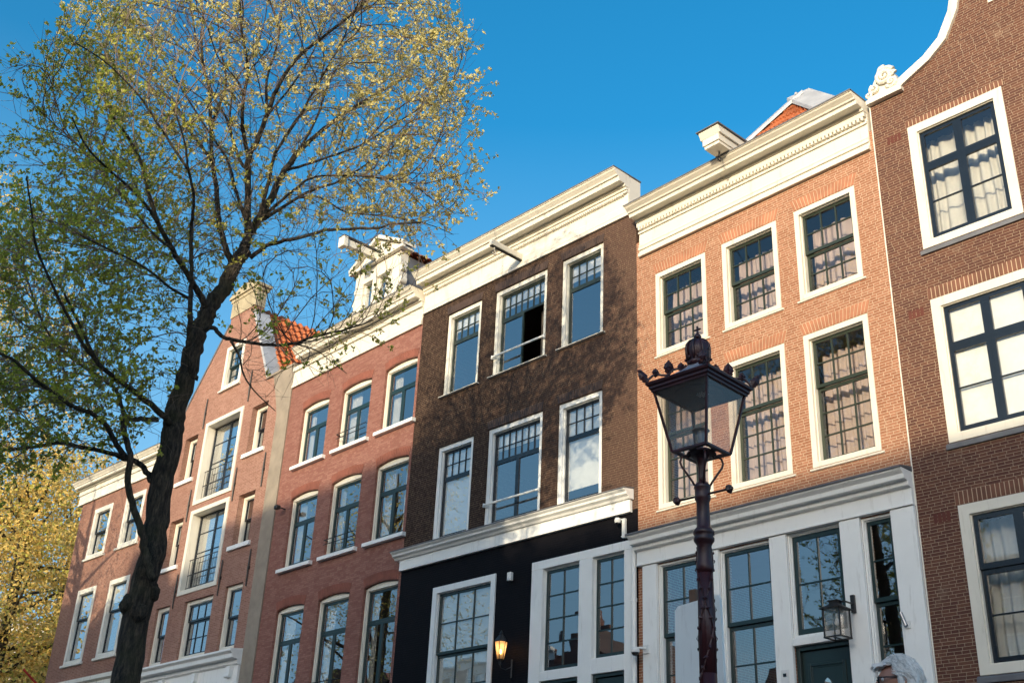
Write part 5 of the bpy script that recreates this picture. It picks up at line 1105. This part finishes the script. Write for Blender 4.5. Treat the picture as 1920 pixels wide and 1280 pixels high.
for k in range(4):
    g = MB(); a0 = [(-1, -1), (1, -1), (1, 1), (-1, 1)][k]; a1 = [(1, -1), (1, 1), (-1, 1), (-1, -1)][k]; g.quad((a0[0]*s*.97, a0[1]*s*.97, .02), (a1[0]*s*.97, a1[1]*s*.97, .02), (a1[0]*s*.97, a1[1]*s*.97, .42), (a0[0]*s*.97, a0[1]*s*.97, .42)); g.build('glass_pane', GLASS_LAMP, bxl)
b_ = MB(); b_.lathe([(.015, .30), (.015, .36)], n=10); b_.lathe([(0, .18), (.02, .19), (.035, .225), (.028, .27), (.014, .30)], n=12); b_.build('bulb', PLASTIC, bxl, smooth=True)
# dome camera on white pilaster
sc_ = empty('security_camera', 'white dome security camera on the left white pilaster of the salmon house', 'security camera', wpt(D, .19, -.07, 4.40))
m = MB(); m.box(-.01, .11, -.03, -.001, -.03, .11); m.tube([(.05, -.03, .05), (.02, -.12, .05), (-.04, -.16, .04)], .022, 8); m.lathe([(.0, .09), (.05, .085), (.075, .05), (.078, .02), (.07, .0)], (-.06, -.17, -.03), 18); m.build('housing', PLASTIC, sc_, smooth=False)
m = MB(); m.lathe([(.066, .002), (.055, -.03), (.03, -.05), (0, -.056)], (-.06, -.17, -.03), 18); m.build('dome', DARKGL, sc_, smooth=True)
sc2 = empty('security_camera', 'white camera and sensor under the end of the cream storey cornice on the dark house', 'security camera', wpt(C_, -.34, -.01, 6.80), C_.rotation_euler[2])
m = MB(); m.lathe([(0, .06), (.045, .05), (.06, .0), (.05, -.04)], (-.06, -.10, .02), 14); m.tube([(-.06, -.09, .06), (.0, -.0, .05)], .018, 6); m.box(.0, .07, -.05, .0, -.30, .06); m.tube([(-.02, -.04, -.27), (.09, -.04, -.27)], .012, 6); m.build('housing', PLASTIC, sc2)
m = MB(); m.lathe([(.045, -.04), (.03, -.065), (0, -.07)], (-.06, -.10, .02), 14); m.build('dome', DARKGL, sc2, smooth=True)
sp = empty('wall_speaker', 'small white box speaker on the black wall above the lit lantern', 'speaker', wpt(C_, -3.29, -.0, 6.18), C_.rotation_euler[2])
m = MB(); m.box(-.055, .055, -.09, -.005, .0, .17); m.build('housing', PLASTIC, sp, bevel=.012); m = MB(); m.lathe([(.0, 0), (.03, 0), (.03, .004)], (0, -.045, -.006), 12); m.build('grille', LEAD, sp)
fl = empty('flood_light', 'small dark flood lamp beside the upper left window of the red brick house', 'flood lamp', wpt(B_, -5.32, -.0, 9.50), B_.rotation_euler[2])
m = MB(); m.tube([(0, 0, 0), (-.02, -.12, .02), (-.04, -.22, .0)], .02, 6); m.box(-.11, .04, -.30, -.18, -.04, .06); m.build('housing', IRON, fl, bevel=.01)
sl = empty('spot_light', 'slim steel tube spotlight on the wide white pilaster at right', 'spot lamp', wpt(D, 5.12, -.075, 4.20))
m = MB(); m.box(-.05, .05, -.012, -.001, -.05, .05); m.build('wall_plate', PLASTIC, sl); m = MB(); m.tube([(0, -.045, -.02), (-.055, -.06, .17)], .027, 12); m.box(-.012, .012, -.045, -.012, -.01, .01); m.build('tube', STEEL, sl, smooth=False)
hn = empty('house_number_plate', 'small white plate with a dark mark on the pilaster left of the door', 'number plate', wpt(D, 3.02, -.075, 3.60))
m = MB(); m.box(-.07, .07, -.01, -.001, 0, .2); m.build('plate', PLASTIC, hn); m = MB(); m.box(-.03, .03, -.014, -.0105, .10, .15); m.build('mark', BLACKB, hn)
# white board on a wooden post behind the lantern
bd = empty('notice_board', 'blank white board on a brown wooden post behind the street lantern', 'board', (-6.0, 7.38, 0), 0)
m = MB(); m.prism([(-.25, 1.2), (.27, 1.2), (.24, 2.70), (.22, 2.74), (-.20, 2.705), (-.235, 2.67)], -.012, .012); m.build('board', WHITE2, bd)
m = MB(); m.box(-.10, -.03, .013, .075, 0, 2.83); m.build('post', flat('brown_wood', (.16, .085, .05), .75, .3), bd)
# red flag pole
rp = empty('flag_pole', 'thin red slanting pole on the far left corner house', 'pole', wpt(A_, -3.9, -.0, 5.2), A_.rotation_euler[2])
m = MB(); m.tube([(0, 0, 0), (-.15, -1.5, 1.15)], .035, 8); m.build('pole', flat('red_paint', (.50, .03, .02), .4, .15), rp); m = MB(); m.box(-.08, .08, -.10, -.001, -.12, .1); m.build('bracket', IRON, rp)

# ================================================================ PERSON
per = empty('person', 'white-haired man in glasses walking left at the bottom edge', 'person', (-3.09, 5.375, 0), 0)
fdir = math.atan2(-.5, -.867)   # faces left across the view
per.rotation_euler = (0, 0, fdir)   # local +x = facing
SKIN = flat('skin', (.46, .22, .15), .5, .12, bscale=60, bstr=.1); HAIR = flat('white_hair', (.86, .81, .76), .55, .18, bstr=0); HAIR2 = flat('grey_hair', (.60, .56, .52), .6, .2, bstr=0)
COAT = flat('navy_coat', (.025, .03, .045), .8, .2, bscale=30); TROU = flat('grey_trousers', (.07, .07, .075), .85, .2, bscale=30); SHOE = flat('brown_shoe', (.06, .03, .02), .5, .2)
HC = Vector((.005, 0, 1.49))   # head centre
def skinbody(name, verts, edges, mat, parent, sub=2):
    me = bpy.data.meshes.new(name); me.from_pydata([v[:3] for v in verts], edges, []); me.update(); o = bpy.data.objects.new(name, me); col.objects.link(o); o.parent = parent; me.materials.append(mat)
    sk = o.modifiers.new('skin', 'SKIN'); sk.use_smooth_shade = True
    me.skin_vertices.new() if not me.skin_vertices else None
    for i, v in enumerate(verts):
        d = me.skin_vertices[0].data[i]; d.radius = (v[3], v[4] if len(v) > 4 else v[3]); d.use_root = (i == 0)
    ss = o.modifiers.new('sub', 'SUBSURF'); ss.levels = sub; ss.render_levels = sub
    return o
body = [(0, 0, .90, .15, .13), (0, 0, 1.06, .14, .12), (.0, 0, 1.22, .155, .12), (.0, 0, 1.33, .12, .10), (.015, 0, 1.40, .06, .06), (.025, 0, 1.46, .055, .055),
 (0, .17, 1.31, .06), (-.05, .21, 1.08, .045), (.06, .20, .86, .036), (.08, .20, .80, .03),
 (0, -.17, 1.31, .06), (.06, -.21, 1.08, .045), (.17, -.18, .88, .036), (.20, -.17, .83, .03),
 (.0, .09, .84, .085), (.10, .09, .48, .06), (.05, .09, .12, .042), (.07, .09, .05, .04), (.18, .09, .035, .035),
 (.0, -.09, .84, .085), (-.03, -.09, .48, .06), (-.22, -.09, .16, .042), (-.22, -.09, .07, .04), (-.11, -.09, .035, .035)]
ed = [(0, 1), (1, 2), (2, 3), (3, 4), (4, 5), (3, 6), (6, 7), (7, 8), (8, 9), (3, 10), (10, 11), (11, 12), (12, 13), (0, 14), (14, 15), (15, 16), (16, 17), (17, 18), (0, 19), (19, 20), (20, 21), (21, 22), (22, 23)]
# body skin is one continuous mesh; coat and trousers are slightly larger shells over it
bo_ = skinbody('body', body, ed, SKIN, per)
def grown(vs, g): return [(v[0], v[1], v[2])+tuple(r_+g for r_ in v[3:]) for v in vs]
co = [body[i] for i in (0, 1, 2, 3, 6, 7, 8, 10, 11, 12)]; skinbody('coat', grown(co, .022), [(0, 1), (1, 2), (2, 3), (3, 4), (4, 5), (5, 6), (3, 7), (7, 8), (8, 9)], COAT, bo_)
tv = [body[i] for i in (0, 14, 15, 16, 19, 20, 21)]; skinbody('trousers', grown(tv, .015), [(0, 1), (1, 2), (2, 3), (0, 4), (4, 5), (5, 6)], TROU, bo_)
for i0, nm in ((17, 'shoe'), (22, 'shoe')): skinbody('shoe', grown([body[i0], body[i0+1]], .012), [(0, 1)], SHOE, bo_)
for sy, a, b in ((1, body[8], body[9]), (-1, body[12], body[13])):   # hands: palm, four fingers and a thumb, each a chain from the palm
    hx, hy, hz = b[:3]; vs = [(a[0], a[1], a[2], .026), (hx, hy, hz, .024, .034), (hx+.01, hy, hz-.05, .016, .036)]; es = [(0, 1), (1, 2)]
    for f_, (ox, ln) in enumerate(((-.030, .065), (-.010, .078), (.010, .074), (.028, .058))):
        k0 = len(vs); vs += [(hx+.012+ox, hy, hz-.075, .009), (hx+.02+ox, hy-sy*.012, hz-.075-ln*.5, .0085), (hx+.022+ox, hy-sy*.032, hz-.075-ln*.85, .0075)]; es += [(2, k0), (k0, k0+1), (k0+1, k0+2)]
    k0 = len(vs); vs += [(hx+.045, hy-sy*.015, hz-.03, .010), (hx+.062, hy-sy*.025, hz-.06, .009)]; es += [(1, k0), (k0, k0+1)]
    skinbody('hand', vs, es, SKIN, bo_, 2)
# head: sculpted grid, +x is the face
hm = MB(); NU, NV = 56, 40; vs = []
def g_(x, m_, s_): return math.exp(-((x-m_)/s_)**2)
for j in range(NV+1):
    v_ = -PI/2+PI*j/NV
    for i in range(NU):
        a = 2*PI*i/NU; x, y, z = math.cos(v_)*math.cos(a), math.cos(v_)*math.sin(a), math.sin(v_)
        rx, ry, rz = .098, .076, .118
        if z < 0: ry *= 1-.28*min(1, -z); rx *= 1-(.10 if x > 0 else .28)*min(1, -z)
        X, Y, Z = x*rx, y*ry, z*rz
        f_ = max(0, x)
        X += f_*( .030*g_(Y, 0, .011)*g_(Z, -.022, .020) + .012*g_(Y, 0, .010)*g_(Z, .005, .02) + .010*g_(Z, .033, .012)*g_(abs(Y), .022, .03) - .012*g_(Z, .012, .013)*g_(abs(Y), .032, .014) + .010*g_(Y, 0, .022)*g_(Z, -.060, .008) + .008*g_(Y, 0, .022)*g_(Z, -.074, .007) - .004*g_(Z, -.067, .003)*g_(Y, 0, .022) + .016*g_(Y, 0, .025)*g_(Z, -.100, .016))
        vs.append(HC+Vector((X, Y, Z)))
hm.add(vs, [(j*NU+i, j*NU+(i+1) % NU, (j+1)*NU+(i+1) % NU, (j+1)*NU+i) for j in range(NV) for i in range(NU)])
for sy in (-1, 1):   # ears
    ring_ = []; 
    for k in range(14): t = 2*PI*k/14; ring_.append(HC+Vector((-.012+.017*math.cos(t)-.004*math.sin(t), sy*(.079+.006*math.cos(t*1.0+PI)), -.008+.031*math.sin(t))))
    hm.tube(ring_+[ring_[0]], .0055, 6, cap=False); c0 = HC+Vector((-.012, sy*.074, -.008)); n0 = len(ring_); hm.add([c0]+ring_, [(0, 1+k, 1+(k+1) % n0) for k in range(n0)])
hd = hm.build('head', SKIN, bo_, smooth=True)
for sy in (-1, 1):
    e_ = MB(); e_.lathe([(0, -.012), (.009, -.008), (.012, 0), (.009, .008), (0, .012)], HC+Vector((.078, sy*.031, .012)), 12); e_.build('eye', [flat('eye_white', (.7, .68, .66), .2, .05, bstr=0)][0], hd, smooth=True)
gl = MB()
for sy in (-1, 1):
    rg = [HC+Vector((.105-abs(.02*math.cos(t))*0-.006*(sy*math.cos(t) > 0), sy*.034+.024*math.cos(t), .006+.019*math.sin(t))) for t in np.linspace(0, 2*PI, 17)]; gl.tube(rg, .0032, 6, cap=False)
    gl.tube([HC+Vector((.100, sy*.058, .016)), HC+Vector((.06, sy*.078, .016)), HC+Vector((-.005, sy*.083, .014)), HC+Vector((-.028, sy*.080, -.004))], .003, 6)
gl.tube([HC+Vector((.107, -.011, .01)), HC+Vector((.110, 0, .014)), HC+Vector((.107, .011, .01))], .0028, 6)
go_ = gl.build('glasses', BLACKB, hd, smooth=True)
lens = MB()
for sy in (-1, 1): lens.add([HC+Vector((.104, sy*.034+.023*math.cos(t), .006+.018*math.sin(t))) for t in np.linspace(0, 2*PI, 16, endpoint=False)], [tuple(range(16))])
lens.build('lens', GLASS_LAMP, go_)
# hair: cap plus several hundred swept locks
random.seed(4); hr = MB(); vs = []; NU, NV = 48, 22
for j in range(NV+1):
    v_ = -.42+(PI/2+.42)*j/NV
    for i in range(NU):
        a = 2*PI*i/NU; x, y, z = math.cos(v_)*math.cos(a), math.cos(v_)*math.sin(a), math.sin(v_)
        X, Y, Z = x*.112-.006, y*.088, z*.130+.004
        if x > .15: Zmin = .066+.02*(1-x); Z = max(Z, Zmin) if abs(Y) < .09 else Z; 
        if x > .15 and Z <= Zmin+1e-6: X = min(X, .100)*.93; Y *= .93
        lump = .006*math.sin(9*a+3*v_)+.005*math.sin(17*a-5*v_)
        vs.append(HC+Vector((X+lump*x, Y+lump*y, Z+lump*.5)))
hr.add(vs, [(j*NU+i, j*NU+(i+1) % NU, (j+1)*NU+(i+1) % NU, (j+1)*NU+i) for j in range(NV) for i in range(NU)])
h_o = hr.build('hair', [HAIR, HAIR2], hd, smooth=True)
lk = MB(); lk2 = MB()
for k in range(1700):
    a = random.uniform(-PI, PI); v0 = random.uniform(.15, 1.5); x, y, z = math.cos(v0)*math.cos(a), math.cos(v0)*math.sin(a), math.sin(v0)
    p = HC+Vector((x*.113-.004, y*.090, z*.131+.006)); n_ = Vector((x, y, z))
    if x > .35 and z < .62: continue
    sw = Vector((-.9, y*.5, -.35)) if (x < .55 or random.random() < .5) else Vector((.75, y*.6, .12))
    pts = [p]; d = (sw-n_*sw.dot(n_)).normalized(); L = random.uniform(.03, .075)
    for q_ in range(5):
        nx = pts[-1]+d*L/5; rel = nx-HC; e_ = math.sqrt((rel.x/.116)**2+(rel.y/.093)**2+(rel.z/.134)**2); nx = HC+rel*(1/e_)*(1+.03*random.random()+(.02*q_ if random.random() < .2 else 0)) if e_ < 1.12 else nx; pts.append(nx); d = (d+Vector((0, 0, -.10))+Vector((random.gauss(0, .12), random.gauss(0, .12), random.gauss(0, .08)))).normalized()
    (lk if random.random() < .8 else lk2).tube(pts, [.0014, .0024, .0026, .0022, .0015, .0005], 4)
for k in range(60):  # fringe blown forward, and tufts over the collar
    y = random.uniform(-.045, .055); p = HC+Vector((.085+random.uniform(-.01, .01), y, .095-abs(y)*.4)); lk.tube([p, p+Vector((.014, 0, .002)), p+Vector((.026+random.uniform(0, .01), random.gauss(0, .008), -.006)), p+Vector((.034+random.uniform(0, .014), random.gauss(0, .01), -.018))], [.003, .0036, .0025, .0005], 4)
for k in range(160):
    a = random.uniform(.62*PI, 1.38*PI); p = HC+Vector((math.cos(a)*.108, math.sin(a)*.088, random.uniform(-.06, .02))); lk.tube([p, p+Vector((math.cos(a)*.008, math.sin(a)*.008, -.03)), p+Vector((math.cos(a)*.012-.01, math.sin(a)*.012, -.065))], [.004, .004, .0008], 4)
jm = MB(); join_mats('locks', [(lk, HAIR), (lk2, HAIR2)], h_o)
